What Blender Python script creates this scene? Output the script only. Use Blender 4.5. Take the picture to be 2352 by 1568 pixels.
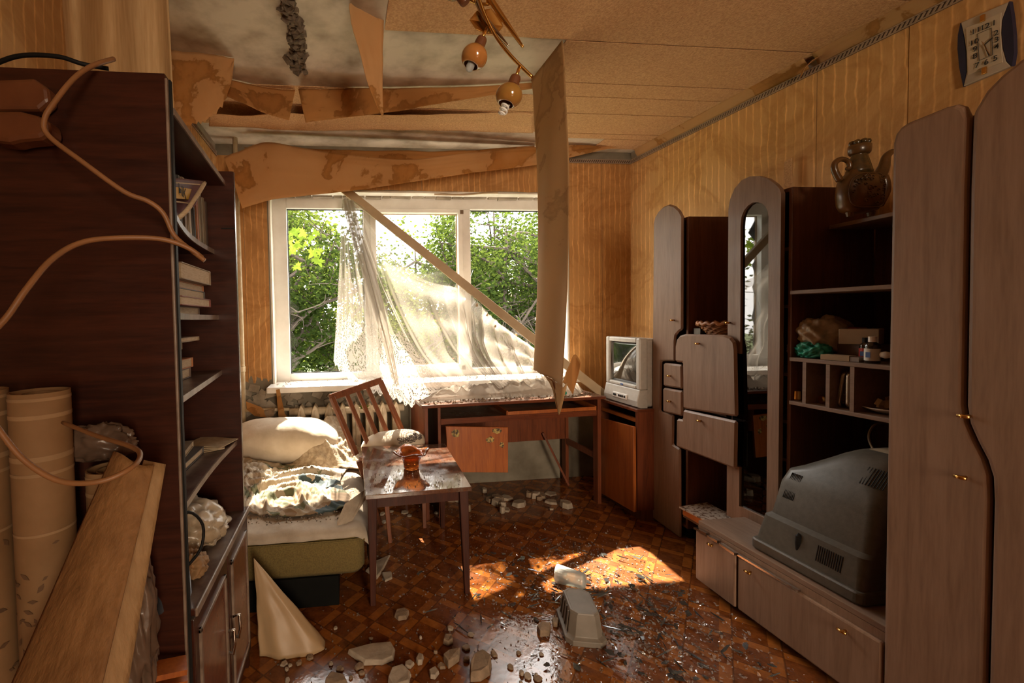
import bpy, bmesh, math, random
from mathutils import Vector, Matrix, Euler, noise

for o in list(bpy.data.objects): bpy.data.objects.remove(o)
scene = bpy.context.scene
C = scene.collection
R = random.Random(7)
PI = math.pi

# ------------------------------------------------------------------ camera
FPX, PPX, PPY, CAMH = 1010.0, 901.0, 763.0, 1.29      # 2352 x 1568 frame
AX = Vector((0.99383083, -0.02288119, 0.1085207))      # world X, Y, Z in camera axes (right, down, forward)
AY = Vector((-0.10919243, -0.03049518, 0.99355274))
AZ = Vector((-0.01942431, -0.99927298, -0.03280551))
cam = bpy.data.cameras.new('camera'); cam_o = bpy.data.objects.new('camera', cam); C.objects.link(cam_o)
cam.sensor_fit = 'HORIZONTAL'; cam.sensor_width = 36.0; cam.lens = FPX / 2352 * 36.0
cam.shift_x = (1176 - PPX) / 2352; cam.shift_y = (PPY - 784) / 2352
cam.clip_start = 0.02
_r = Vector((AX[0], AY[0], AZ[0])); _d = Vector((AX[1], AY[1], AZ[1])); _f = Vector((AX[2], AY[2], AZ[2]))
mw = Matrix.Identity(4)
for i in range(3):
    mw[i][0] = _r[i]; mw[i][1] = -_d[i]; mw[i][2] = -_f[i]
mw[2][3] = CAMH
cam_o.matrix_world = mw
scene.camera = cam_o

def P(px, py, X=None, Y=None, Z=None):
    """a point of the place, from its direction and one known coordinate"""
    v = Vector((px - PPX, py - PPY, FPX))
    r = Vector((AX.dot(v), AY.dot(v), AZ.dot(v)))
    if Z is not None: t = (Z - CAMH) / r.z
    elif Y is not None: t = Y / r.y
    else: t = X / r.x
    return Vector((0, 0, CAMH)) + r * t

# ------------------------------------------------------------------ world, sun, exposure
w = bpy.data.worlds.new('sky'); scene.world = w; w.use_nodes = True
bg = w.node_tree.nodes['Background']
bg.inputs[0].default_value = (1.0, 0.955, 0.89, 1); bg.inputs[1].default_value = 3.3
sun = bpy.data.lights.new('sun', 'SUN'); sun.energy = 10.0; sun.angle = math.radians(0.6); sun.color = (1.0, 0.88, 0.70)
sun_o = bpy.data.objects.new('sun', sun); C.objects.link(sun_o)
sun_o.location = (1, 9, 9)
sun_o.rotation_euler = Vector((-0.065, -1.0, -1.36)).to_track_quat('-Z', 'Y').to_euler()
vs = scene.view_settings
vs.view_transform = 'Standard'; vs.look = 'None'; vs.gamma = 1.0; vs.use_curve_mapping = False
vs.exposure = 1.85
def portal(name, loc, rot, sx, sy):
    l = bpy.data.lights.new(name, 'AREA'); l.shape = 'RECTANGLE'; l.size = sx; l.size_y = sy
    l.cycles.is_portal = True
    o = bpy.data.objects.new(name, l); C.objects.link(o); o.location = loc; o.rotation_euler = rot
portal('window_portal', (0.62, 3.50, 1.5), (-PI/2, 0, 0), 2.4, 1.6)
hall = bpy.data.lights.new('hall_fill', 'AREA'); hall.shape = 'RECTANGLE'; hall.size = 1.0; hall.size_y = 1.6; hall.energy = 46.0; hall.color = (1.0, 0.80, 0.58)
hall_fill_o = bpy.data.objects.new('hall_fill', hall); C.objects.link(hall_fill_o); hall_fill_o.location = (1.0, -3.1, 1.4); hall_fill_o.rotation_euler = (PI/2, 0, 0)   # warm fill added behind the camera, not a known source

# ------------------------------------------------------------------ helpers
ORG = {}
class MB:
    def __init__(s): s.v = []; s.f = []; s.uv = {}; s.smooth = False
    def add(s, pts, faces):
        n = len(s.v); s.v += [Vector(p) for p in pts]; s.f += [tuple(i + n for i in f) for f in faces]; return n
    def box(s, x0, x1, y0, y1, z0, z1):
        s.add([(x, y, z) for x in (x0, x1) for y in (y0, y1) for z in (z0, z1)],
              [(0, 1, 3, 2), (4, 6, 7, 5), (0, 4, 5, 1), (2, 3, 7, 6), (0, 2, 6, 4), (1, 5, 7, 3)]); return s
    def obox(s, c, hx, hy, hz, rot=None):
        m = rot if rot is not None else Matrix.Identity(3)
        c = Vector(c)
        s.add([c + m @ Vector((a * hx, b * hy, d * hz)) for a in (-1, 1) for b in (-1, 1) for d in (-1, 1)],
              [(0, 1, 3, 2), (4, 6, 7, 5), (0, 4, 5, 1), (2, 3, 7, 6), (0, 2, 6, 4), (1, 5, 7, 3)]); return s
    def bar(s, p, q, w, h, up=(0, 0, 1), w2=None, h2=None):
        p = Vector(p); q = Vector(q); d = (q - p).normalized(); up = Vector(up)
        a = d.cross(up).normalized(); b = a.cross(d).normalized()
        w2 = w if w2 is None else w2; h2 = h if h2 is None else h2
        pts = [p + a * (w/2*i) + b * (h/2*j) for i, j in ((-1, -1), (1, -1), (1, 1), (-1, 1))]
        pts += [q + a * (w2/2*i) + b * (h2/2*j) for i, j in ((-1, -1), (1, -1), (1, 1), (-1, 1))]
        s.add(pts, [(3, 2, 1, 0), (4, 5, 6, 7), (0, 1, 5, 4), (1, 2, 6, 5), (2, 3, 7, 6), (3, 0, 4, 7)]); return s
    def prism(s, pts, ext):
        pts = [Vector(p) for p in pts]; ext = Vector(ext); n = len(pts)
        s.add(pts + [p + ext for p in pts],
              [tuple(range(n - 1, -1, -1)), tuple(range(n, 2*n))] + [(i, (i+1) % n, n + (i+1) % n, n + i) for i in range(n)]); return s
    def tube(s, pts, r, n=8, caps=True):
        pts = [Vector(p) for p in pts]; m = len(pts)
        rr = r if isinstance(r, (list, tuple)) else [r] * m
        rings = []; prev = None
        for i, p in enumerate(pts):
            d = (pts[min(i+1, m-1)] - pts[max(i-1, 0)]).normalized()
            if prev is None:
                a = d.orthogonal().normalized()
            else:
                a = (prev - d * prev.dot(d)).normalized()
            prev = a; b = d.cross(a)
            rings.append([p + (a * math.cos(2*PI*k/n) + b * math.sin(2*PI*k/n)) * rr[i] for k in range(n)])
        base = s.add([q for g in rings for q in g], [])
        for i in range(m - 1):
            for k in range(n):
                s.f.append((base+i*n+k, base+i*n+(k+1) % n, base+(i+1)*n+(k+1) % n, base+(i+1)*n+k))
        if caps:
            s.f.append(tuple(base + k for k in range(n-1, -1, -1))); s.f.append(tuple(base+(m-1)*n+k for k in range(n)))
        return s
    def lathe(s, c, prof, n=24, rot=None, mod=None):
        c = Vector(c); m = rot if rot is not None else Matrix.Identity(3)
        base = len(s.v)
        for j, (r, z) in enumerate(prof):
            for k in range(n):
                a = 2*PI*k/n; rr, zz = (r, z) if mod is None else mod(r, z, a, j)
                s.v.append(c + m @ Vector((rr*math.cos(a), rr*math.sin(a), zz)))
        for j in range(len(prof)-1):
            for k in range(n):
                s.f.append((base+j*n+k, base+j*n+(k+1) % n, base+(j+1)*n+(k+1) % n, base+(j+1)*n+k))
        if prof[0][0] > 1e-5: s.f.append(tuple(base+k for k in range(n-1, -1, -1)))
        if prof[-1][0] > 1e-5: s.f.append(tuple(base+(len(prof)-1)*n+k for k in range(n)))
        return s
    def grid(s, fn, nu, nv, uv=True):
        base = len(s.v)
        for j in range(nv+1):
            for i in range(nu+1):
                u, v = i/nu, j/nv
                s.v.append(Vector(fn(u, v)))
                if uv: s.uv[len(s.v)-1] = (u, v)
        for j in range(nv):
            for i in range(nu):
                a = base+j*(nu+1)+i
                s.f.append((a, a+1, a+nu+2, a+nu+1))
        return s
    def build(s, name, mat, parent=None, loc=None, smooth=False, bevel=0, solid=0, sub=0, seg=2):
        me = bpy.data.meshes.new(name)
        if parent is not None: org = ORG[parent]
        else: org = Vector(loc) if loc is not None else Vector((0, 0, 0))
        me.from_pydata([tuple(p - org) for p in s.v], [], s.f); me.update()
        if s.uv:
            L = me.uv_layers.new(name='UVMap')
            for lp in me.loops: L.data[lp.index].uv = s.uv.get(lp.vertex_index, (0, 0))
        o = bpy.data.objects.new(name, me); C.objects.link(o)
        if mat: me.materials.append(mat)
        if not s.uv:
            bm = bmesh.new(); bm.from_mesh(me); bmesh.ops.recalc_face_normals(bm, faces=bm.faces); bm.to_mesh(me); bm.free()
        if smooth:
            for p in me.polygons: p.use_smooth = True
        if parent is not None: o.parent = parent
        else: o.location = org
        ORG[o] = org
        if bevel:
            b = o.modifiers.new('bevel', 'BEVEL'); b.width = bevel; b.segments = seg; b.limit_method = 'ANGLE'; b.angle_limit = math.radians(40)
        if solid:
            b = o.modifiers.new('solid', 'SOLIDIFY'); b.thickness = solid; b.offset = 0
        if sub:
            b = o.modifiers.new('sub', 'SUBSURF'); b.levels = sub; b.render_levels = sub
        return o

def box(x0, x1, y0, y1, z0, z1): return MB().box(x0, x1, y0, y1, z0, z1)
def thing(name, label, cat, loc, group=None):
    o = bpy.data.objects.new(name, None); C.objects.link(o); o.location = loc; o.empty_display_size = 0.1
    ORG[o] = Vector(loc); return tag(o, label, cat, group)
def tag(o, label, cat, group=None, kind=None):
    o['label'] = label; o['category'] = cat
    if group: o['group'] = group
    if kind: o['kind'] = kind
    return o
def struct(o, label=None):
    o['kind'] = 'structure'
    if label: o['label'] = label
    return o
def stuff(o): o['kind'] = 'stuff'; return o
def cr(pts, t):
    """Catmull-Rom through points, t in 0..1"""
    n = len(pts) - 1; x = min(max(t, 0), 1) * n; i = min(int(x), n - 1); f = x - i
    p = [Vector(pts[max(min(k, n), 0)]) for k in (i-1, i, i+1, i+2)]
    return 0.5 * ((2*p[1]) + (p[2]-p[0])*f + (2*p[0]-5*p[1]+4*p[2]-p[3])*f*f + (3*p[1]-p[0]-3*p[2]+p[3])*f**3)
def curve(pts, n): return [cr(pts, i/n) for i in range(n+1)]
def nz(x, y, z=0.0, s=1.0): return noise.noise(Vector((x*s, y*s, z*s)))
def fbm(x, y, z=0.0, s=1.0, o=4):
    v = 0; a = 1
    for i in range(o): v += a*noise.noise(Vector((x*s+11*i, y*s-7*i, z*s+3*i))); s *= 2; a *= 0.5
    return v
def text(body, name, mat, parent, M, size, bold=0.0):
    c = bpy.data.curves.new(name, 'FONT'); c.body = body; c.size = size; c.align_x = 'CENTER'; c.align_y = 'CENTER'; c.extrude = 0.0003; c.offset = bold
    to = bpy.data.objects.new(name, c); C.objects.link(to)
    dg = bpy.context.evaluated_depsgraph_get(); me = bpy.data.meshes.new_from_object(to.evaluated_get(dg))
    bpy.data.objects.remove(to)
    me.transform(Matrix.Translation(-ORG[parent]) @ M)
    o = bpy.data.objects.new(name, me); C.objects.link(o); me.materials.clear(); me.materials.append(mat); o.parent = parent; ORG[o] = ORG[parent]
    return o

# ------------------------------------------------------------------ materials
class NT:
    def __init__(s, name):
        s.m = bpy.data.materials.new(name); s.m.use_nodes = True; s.t = s.m.node_tree; s.b = s.t.nodes['Principled BSDF']; s.out = s.t.nodes['Material Output']
    def n(s, typ, **kw):
        nd = s.t.nodes.new(typ)
        for k, v in kw.items():
            if k in nd.inputs: s.set(nd.inputs[k], v)
            else: setattr(nd, k, v)
        return nd
    def set(s, inp, v):
        if isinstance(v, bpy.types.NodeSocket): s.t.links.new(v, inp)
        else: inp.default_value = v
    def math(s, op, a, b=None, c=None, clamp=False):
        nd = s.t.nodes.new('ShaderNodeMath'); nd.operation = op; nd.use_clamp = clamp
        for i, v in enumerate((a, b, c)):
            if v is not None: s.set(nd.inputs[i], v)
        return nd.outputs[0]
    def mix(s, f, a, b):
        nd = s.t.nodes.new('ShaderNodeMix'); nd.data_type = 'RGBA'
        s.set(nd.inputs[0], f); s.set(nd.inputs[6], col(a)); s.set(nd.inputs[7], col(b)); return nd.outputs[2]
    def ramp(s, f, stops):
        nd = s.t.nodes.new('ShaderNodeValToRGB'); e = nd.color_ramp.elements
        while len(e) < len(stops): e.new(0.5)
        for i, (p, c) in enumerate(stops): e[i].position = p; e[i].color = col(c)
        s.set(nd.inputs[0], f); return nd.outputs[0]
    def coord(s, scale=(1, 1, 1), rot=(0, 0, 0), kind='Object'):
        tc = s.t.nodes.new('ShaderNodeTexCoord'); mp = s.t.nodes.new('ShaderNodeMapping')
        mp.inputs['Scale'].default_value = scale; mp.inputs['Rotation'].default_value = rot
        s.t.links.new(tc.outputs[kind], mp.inputs[0]); return mp.outputs[0]
    def noise(s, vec, scale, detail=4, rough=0.55, dist=0.0):
        nd = s.t.nodes.new('ShaderNodeTexNoise'); s.set(nd.inputs['Vector'], vec)
        nd.inputs['Scale'].default_value = scale; nd.inputs['Detail'].default_value = detail; nd.inputs['Roughness'].default_value = rough; nd.inputs['Distortion'].default_value = dist
        return nd.outputs[0]
    def bump(s, h, strength, dist=0.01):
        nd = s.t.nodes.new('ShaderNodeBump'); nd.inputs['Strength'].default_value = strength; nd.inputs['Distance'].default_value = dist
        s.set(nd.inputs['Height'], h); s.t.links.new(nd.outputs[0], s.b.inputs['Normal'])
def col(c):
    if isinstance(c, bpy.types.NodeSocket): return c
    return tuple(c) if len(c) == 4 else (c[0], c[1], c[2], 1.0)

def plain(name, c, rough=0.5, metal=0.0, c2=None, nscale=12, nmix=(0.35, 0.7), stretch=(1, 1, 1), bump=0.0, bscale=None, spec=None, coat=0.0, emit=None):
    k = NT(name); k.b.inputs['Roughness'].default_value = rough; k.b.inputs['Metallic'].default_value = metal
    vec = k.coord(stretch)
    c2 = c2 or tuple(x*0.78 for x in c)
    f = k.noise(vec, nscale, 5)
    k.set(k.b.inputs['Base Color'], k.ramp(f, [(nmix[0], c), (nmix[1], c2)]))
    if bump: k.bump(k.noise(vec, bscale or nscale*3, 4), bump)
    if spec is not None: k.b.inputs['Specular IOR Level'].default_value = spec
    if coat: k.b.inputs['Coat Weight'].default_value = coat; k.b.inputs['Coat Roughness'].default_value = 0.08
    return k.m

def wood(name, c1, c2, axis='z', rough=0.35, scale=1.0, coat=0.0, bump=0.02, dust=0.0, spec=0.35):
    k = NT(name); k.b.inputs['Specular IOR Level'].default_value = spec; st = {'x': (1.2, 16, 16), 'y': (16, 1.2, 16), 'z': (16, 16, 1.2)}[axis]
    vec = k.coord(tuple(s*scale for s in st))
    f = k.noise(vec, 4.0, 6, 0.6, 0.6); g = k.noise(k.coord(tuple(s*scale*3 for s in st)), 6.0, 4, 0.6)
    h = k.math('ADD', k.math('MULTIPLY', f, 0.65), k.math('MULTIPLY', g, 0.35))
    base = k.ramp(h, [(0.36, c2), (0.62, c1)])
    if dust:
        dn = k.noise(k.coord((1, 1, 1)), 9.0, 6, 0.65)
        geo = k.n('ShaderNodeNewGeometry'); sp = k.n('ShaderNodeSeparateXYZ'); k.t.links.new(geo.outputs['Normal'], sp.inputs[0])
        up = k.math('MULTIPLY', k.math('GREATER_THAN', sp.outputs[2], 0.7), dust)
        base = k.mix(k.math('MULTIPLY', up, k.ramp(dn, [(0.35, (0, 0, 0)), (0.65, (1, 1, 1))])), base, (0.30, 0.24, 0.19))
    k.set(k.b.inputs['Base Color'], base)
    k.set(k.b.inputs['Roughness'], k.math('ADD', k.math('MULTIPLY', k.noise(k.coord((1, 1, 1)), 7, 4), 0.25), rough - 0.1))
    if coat: k.b.inputs['Coat Weight'].default_value = coat; k.b.inputs['Coat Roughness'].default_value = 0.12
    if bump: k.bump(h, bump)
    return k.m

def wallpaper(name, light, dark, axis, seed=0.0):
    k = NT(name)
    vec = k.coord((1, 1, 1)); off = k.n('ShaderNodeVectorMath'); k.set(off.inputs[0], vec); off.inputs[1].default_value = (seed, seed*1.7, seed*0.6)
    vec = off.outputs[0]
    sp = k.n('ShaderNodeSeparateXYZ'); k.set(sp.inputs[0], vec)
    s = sp.outputs[0] if axis == 'x' else sp.outputs[1]
    cv = k.n('ShaderNodeCombineXYZ'); k.set(cv.inputs[0], s); k.set(cv.inputs[2], k.math('MULTIPLY', sp.outputs[2], 1.0))
    wav = k.noise(cv.outputs[0], 9.0, 3, 0.5)
    warp = k.math('ADD', s, k.math('MULTIPLY', wav, 0.034))
    lines = k.math('POWER', k.math('ABSOLUTE', k.math('SINE', k.math('MULTIPLY', warp, 72.0))), 26.0)
    c2 = k.n('ShaderNodeCombineXYZ'); k.set(c2.inputs[0], k.math('MULTIPLY', warp, 130.0)); k.set(c2.inputs[1], k.math('MULTIPLY', sp.outputs[2], 3.0))
    fine = k.noise(c2.outputs[0], 1.0, 4, 0.65)
    brk = k.ramp(k.noise(cv.outputs[0], 6.0, 3), [(0.32, (0, 0, 0)), (0.6, (1, 1, 1))])
    stn = k.ramp(k.noise(cv.outputs[0], 2.3, 6, 0.62, 0.8), [(0.42, (1, 1, 1)), (0.50, (0.80, 0.72, 0.62)), (0.56, (0.97, 0.94, 0.9)), (0.72, (0.74, 0.66, 0.55))])
    base = k.mix(fine, dark, light)
    base = k.mix(k.math('MULTIPLY', k.math('MULTIPLY', lines, brk), 0.8), base, tuple(min(1, x*1.5) for x in light))
    m = k.n('ShaderNodeMix', data_type='RGBA', blend_type='MULTIPLY'); m.inputs[0].default_value = 1.0
    k.set(m.inputs[6], base); k.set(m.inputs[7], stn)
    k.set(k.b.inputs['Base Color'], m.outputs[2]); k.b.inputs['Roughness'].default_value = 0.62; k.b.inputs['Specular IOR Level'].default_value = 0.3
    k.bump(k.math('ADD', fine, lines), 0.15, 0.004)
    return k.m

def paper(name, c, c2, trans=0.25, grain=0.1, rough=0.8):
    """thin stained ceiling paper: lets some light through"""
    k = NT(name); vec = k.coord((1, 1, 1))
    st = k.noise(vec, 2.2, 6, 0.6, 0.5)
    base = k.ramp(st, [(0.38, c), (0.545, tuple(0.75*a+0.25*b for a, b in zip(c, c2))), (0.56, tuple(x*0.72 for x in c2)), (0.60, c2), (0.80, tuple(0.5*(a+b) for a, b in zip(c, c2)))])
    k.set(k.b.inputs['Base Color'], base); k.b.inputs['Roughness'].default_value = rough; k.b.inputs['Specular IOR Level'].default_value = 0.2
    k.bump(k.noise(vec, 260, 2), grain, 0.003)
    if trans:
        tr = k.n('ShaderNodeBsdfTranslucent'); k.set(tr.inputs[0], k.mix(0.5, base, (0.75, 0.33, 0.07)))
        mx = k.n('ShaderNodeMixShader'); mx.inputs[0].default_value = trans
        k.t.links.new(k.b.outputs[0], mx.inputs[1]); k.t.links.new(tr.outputs[0], mx.inputs[2]); k.t.links.new(mx.outputs[0], k.out.inputs[0])
    return k.m

def floor_mat():
    k = NT('parquet_lino'); vec = k.coord((1, 1, 1), (0, 0, math.radians(43)))
    sp = k.n('ShaderNodeSeparateXYZ'); k.set(sp.inputs[0], vec)
    p, bw = 0.152, 0.27
    u = k.math('FRACT', k.math('ADD', k.math('DIVIDE', sp.outputs[0], p), 50.0)); v = k.math('FRACT', k.math('ADD', k.math('DIVIDE', sp.outputs[1], p), 50.0))
    iu = k.math('LESS_THAN', u, bw); iv = k.math('LESS_THAN', v, bw)
    band = k.math('ABSOLUTE', k.math('SUBTRACT', iu, iv))
    gr = k.noise(k.coord((1, 1, 1)), 30, 6, 0.7); gl = k.noise(k.coord((1, 1, 1)), 6, 5, 0.6)
    dark = k.ramp(gr, [(0.35, (0.105, 0.029, 0.007)), (0.65, (0.21, 0.062, 0.014))])
    light = k.ramp(gr, [(0.3, (0.21, 0.064, 0.012)), (0.7, (0.36, 0.125, 0.024))])
    base = k.mix(band, dark, light)
    e = k.math('MULTIPLY', k.math('LESS_THAN', k.math('ABSOLUTE', k.math('SUBTRACT', u, bw)), 0.02), 0.6)
    e2 = k.math('MULTIPLY', k.math('LESS_THAN', k.math('ABSOLUTE', k.math('SUBTRACT', v, bw)), 0.02), 0.6)
    base = k.mix(k.math('MAXIMUM', e, e2), base, (0.05, 0.016, 0.006))
    dirt = k.ramp(gl, [(0.46, (0, 0, 0)), (0.70, (1, 1, 1))])
    base = k.mix(k.math('MULTIPLY', dirt, 0.28), base, (0.12, 0.07, 0.045))
    k.set(k.b.inputs['Base Color'], base)
    wet = k.ramp(k.noise(k.coord((1, 1, 1)), 1.7, 5, 0.5), [(0.40, (0.26, 0.26, 0.26)), (0.50, (0.11, 0.11, 0.11)), (0.62, (0.04, 0.04, 0.04))])
    k.set(k.b.inputs['Roughness'], wet); k.b.inputs['Specular IOR Level'].default_value = 0.5
    k.bump(k.math('ADD', k.noise(k.coord((1, 1, 1)), 45, 3), k.math('MULTIPLY', k.noise(k.coord((1, 1, 1)), 10, 3), 1.5)), 0.05, 0.01)
    return k.m

def sheer(name, lace=False, a0=0.42):
    k = NT(name); tc = k.n('ShaderNodeTexCoord'); uvw = k.coord((1, 1, 1))
    df = k.n('ShaderNodeBsdfDiffuse'); df.inputs[0].default_value = (0.50, 0.445, 0.38, 1)
    tl = k.n('ShaderNodeBsdfTranslucent'); tl.inputs[0].default_value = (0.46, 0.41, 0.355, 1)
    m1 = k.n('ShaderNodeMixShader'); m1.inputs[0].default_value = 0.55
    k.t.links.new(df.outputs[0], m1.inputs[1]); k.t.links.new(tl.outputs[0], m1.inputs[2])
    tp = k.n('ShaderNodeBsdfTransparent'); m2 = k.n('ShaderNodeMixShader')
    wv = k.noise(uvw, 420, 2)
    lw = k.n('ShaderNodeLayerWeight'); lw.inputs[0].default_value = 0.5
    al = k.math('ADD', k.math('ADD', a0 - 0.1, k.math('MULTIPLY', wv, 0.2)), k.math('MULTIPLY', k.math('POWER', lw.outputs['Facing'], 2.6), 0.75), clamp=True)
    if lace:
        sp = k.n('ShaderNodeSeparateXYZ'); k.t.links.new(tc.outputs['UV'], sp.inputs[0])
        cm = k.n('ShaderNodeCombineXYZ'); k.set(cm.inputs[0], k.math('MULTIPLY', sp.outputs[0], 3.0)); k.set(cm.inputs[1], k.math('MULTIPLY', sp.outputs[1], 1.6))
        v1 = k.n('ShaderNodeTexVoronoi'); v1.inputs['Scale'].default_value = 7.5; k.set(v1.inputs['Vector'], cm.outputs[0])
        v2 = k.n('ShaderNodeTexVoronoi', feature='DISTANCE_TO_EDGE'); v2.inputs['Scale'].default_value = 60.0; k.set(v2.inputs['Vector'], cm.outputs[0])
        ring = k.math('LESS_THAN', k.math('ABSOLUTE', k.math('SUBTRACT', k.math('FRACT', k.math('MULTIPLY', v1.outputs['Distance'], 5.0)), 0.5)), 0.24)
        net = k.math('LESS_THAN', v2.outputs['Distance'], 0.12)
        pat = k.math('MAXIMUM', ring, net)
        zone = k.math('MULTIPLY', k.math('GREATER_THAN', k.math('ADD', sp.outputs[1], k.math('MULTIPLY', k.noise(cm.outputs[0], 6, 2), 0.16)), 0.76), k.math('LESS_THAN', sp.outputs[0], 0.60))
        la = k.math('ADD', k.math('MULTIPLY', pat, 0.78), 0.10)
        al = k.math('ADD', k.math('MULTIPLY', zone, la), k.math('MULTIPLY', k.math('SUBTRACT', 1.0, zone), al))
    k.set(m2.inputs[0], al); k.t.links.new(tp.outputs[0], m2.inputs[1]); k.t.links.new(m1.outputs[0], m2.inputs[2]); k.t.links.new(m2.outputs[0], k.out.inputs[0])
    return k.m

def clear_glass(name, tint=(0.93, 0.97, 0.96), rough=0.03, white=0.0, ior=1.5):
    """thin glass: lets light straight through and mirrors by its Fresnel angle"""
    k = NT(name)
    fr = k.n('ShaderNodeFresnel'); fr.inputs[0].default_value = ior
    tp = k.n('ShaderNodeBsdfTransparent'); tp.inputs[0].default_value = col(tint)
    gl = k.n('ShaderNodeBsdfGlossy'); gl.inputs['Roughness'].default_value = rough
    mx = k.n('ShaderNodeMixShader'); k.t.links.new(fr.outputs[0], mx.inputs[0]); k.t.links.new(tp.outputs[0], mx.inputs[1]); k.t.links.new(gl.outputs[0], mx.inputs[2])
    last = mx.outputs[0]
    if white:
        df = k.n('ShaderNodeBsdfDiffuse'); df.inputs[0].default_value = (0.8, 0.82, 0.8, 1)
        m2 = k.n('ShaderNodeMixShader'); m2.inputs[0].default_value = white
        k.t.links.new(last, m2.inputs[1]); k.t.links.new(df.outputs[0], m2.inputs[2]); last = m2.outputs[0]
    k.t.links.new(last, k.out.inputs[0]); return k.m

def leaf_mat(name, c, c2, tr):
    k = NT(name); oi = k.n('ShaderNodeNewGeometry')
    base = k.mix(k.noise(k.coord((1, 1, 1)), 2.5, 3), c, c2)
    df = k.n('ShaderNodeBsdfDiffuse'); k.set(df.inputs[0], base); tl = k.n('ShaderNodeBsdfTranslucent'); tl.inputs[0].default_value = col(tr)
    mx = k.n('ShaderNodeMixShader'); mx.inputs[0].default_value = 0.5
    k.t.links.new(df.outputs[0], mx.inputs[1]); k.t.links.new(tl.outputs[0], mx.inputs[2]); k.t.links.new(mx.outputs[0], k.out.inputs[0])
    return k.m

M = {}
M['floor'] = floor_mat()
M['wall_x_shaded'] = wallpaper('wallpaper_back_shaded', (0.56, 0.31, 0.115), (0.36, 0.175, 0.055), 'x', 3.1)  # same paper as the sides, shade of the backlit wall put into its colour
M['wall_y'] = wallpaper('wallpaper_side', (0.62, 0.37, 0.155), (0.48, 0.265, 0.10), 'y', 1.3)
M['plaster'] = plain('bare_plaster', (0.36, 0.31, 0.24), 0.9, c2=(0.19, 0.155, 0.11), nscale=7, bump=0.5, bscale=30)
M['greenplaster'] = plain('old_painted_plaster', (0.24, 0.21, 0.155), 0.85, c2=(0.13, 0.105, 0.07), nscale=5, bump=0.3)
M['ceil'] = plain('bare_ceiling', (0.56, 0.48, 0.37), 0.55, c2=(0.25, 0.19, 0.125), nscale=5.5, nmix=(0.40, 0.72), bump=0.2, bscale=14)
M['cpaper'] = plain('ceiling_paper', (0.64, 0.39, 0.19), 0.85, c2=(0.44, 0.24, 0.105), nscale=120, nmix=(.35,.68), bump=0.6, bscale=170)
M['hpaper'] = paper('hanging_paper', (0.62, 0.39, 0.18), (0.50, 0.25, 0.075), 0.42, 0.12)
M['bpaper'] = paper('paper_backside', (0.52, 0.28, 0.10), (0.40, 0.19, 0.055), 0.40, 0.15)
M['strip'] = paper('long_strip_paper', (0.52, 0.34, 0.165), (0.49, 0.31, 0.145), 0.35, 0.2)
M['pwall'] = plain('peeled_wallpaper', (0.60, 0.40, 0.20), 0.75, c2=(0.48, 0.30, 0.13), nscale=30, stretch=(3, 3, .2))
M['white'] = plain('white_pvc', (0.80, 0.78, 0.74), 0.35, c2=(0.68, 0.65, 0.60), nscale=6)
M['whiteplaster'] = plain('white_reveal', (0.74, 0.70, 0.63), 0.8, c2=(0.55, 0.49, 0.40), nscale=8, bump=0.2)
M['gasket'] = plain('black_gasket', (0.02, 0.02, 0.02), 0.6)
M['brownedge'] = plain('brown_rebate', (0.40, 0.27, 0.15), 0.6)
M['pipe'] = plain('cream_paint', (0.60, 0.49, 0.32), 0.4, c2=(0.44, 0.33, 0.19), nscale=18)
M['radi'] = plain('cream_radiator', (0.66, 0.57, 0.42), 0.4, c2=(0.40, 0.29, 0.17), nscale=14, nmix=(0.45, 0.75))
M['mahog'] = wood('mahogany', (0.060, 0.017, 0.008), (0.026, 0.008, 0.005), 'y', 0.32, 0.7, 0.15, dust=0.5)
M['mahogx'] = wood('mahogany_side', (0.058, 0.016, 0.008), (0.026, 0.008, 0.005), 'x', 0.34, 0.7, 0.15)
M['mahogedge'] = plain('pale_shelf_edge', (0.26, 0.19, 0.14), 0.45, c2=(0.14, 0.09, 0.06), nscale=20)
M['desk'] = wood('desk_veneer', (0.17, 0.046, 0.017), (0.085, 0.022, 0.010), 'x', 0.28, 0.7, 0.2, dust=0.55)
M['desko'] = wood('orange_veneer', (0.40, 0.115, 0.020), (0.25, 0.062, 0.012), 'z', 0.35, 0.5, 0.1)
M['desky'] = wood('dark_veneer_side', (0.20, 0.055, 0.02), (0.10, 0.028, 0.012), 'z', 0.35, 0.6)
M['tablew'] = wood('table_lacquer', (0.10, 0.040, 0.024), (0.055, 0.020, 0.013), 'y', 0.16, 0.6, 0.6, 0.01)
M['tableleg'] = wood('table_leg_wood', (0.070, 0.022, 0.012), (0.035, 0.011, 0.007), 'z', 0.4, 0.8, spec=.2)
M['chair'] = wood('chair_wood', (0.22, 0.075, 0.032), (0.12, 0.038, 0.017), 'z', 0.35, 0.8)
M['unit'] = wood('grey_walnut_foil', (0.275, 0.172, 0.115), (0.195, 0.115, 0.072), 'z', 0.40, 0.5, 0.05, 0.01)
M['unitd'] = wood('walnut_carcass', (0.16, 0.062, 0.027), (0.085, 0.032, 0.015), 'z', 0.5, 0.5, 0.0, 0.01)
M['unity'] = wood('walnut_shelf', (0.255, 0.165, 0.115), (0.18, 0.11, 0.072), 'y', 0.45, 0.5, 0.0, 0.01, dust=0.3)
M['brass'] = plain('brass', (0.72, 0.42, 0.13), 0.24, 1.0, c2=(0.5, 0.27, 0.07))
M['chrome'] = plain('polished_steel', (0.55, 0.50, 0.44), 0.18, 1.0)
M['tvgrey'] = plain('silver_plastic', (0.50, 0.47, 0.42), 0.38, c2=(0.43, 0.40, 0.35), nscale=40)
M['tvdark'] = plain('dark_tv_shell', (0.088, 0.077, 0.058), 0.45, c2=(0.066, 0.058, 0.043), nscale=60, bump=0.05, bscale=300)
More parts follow.
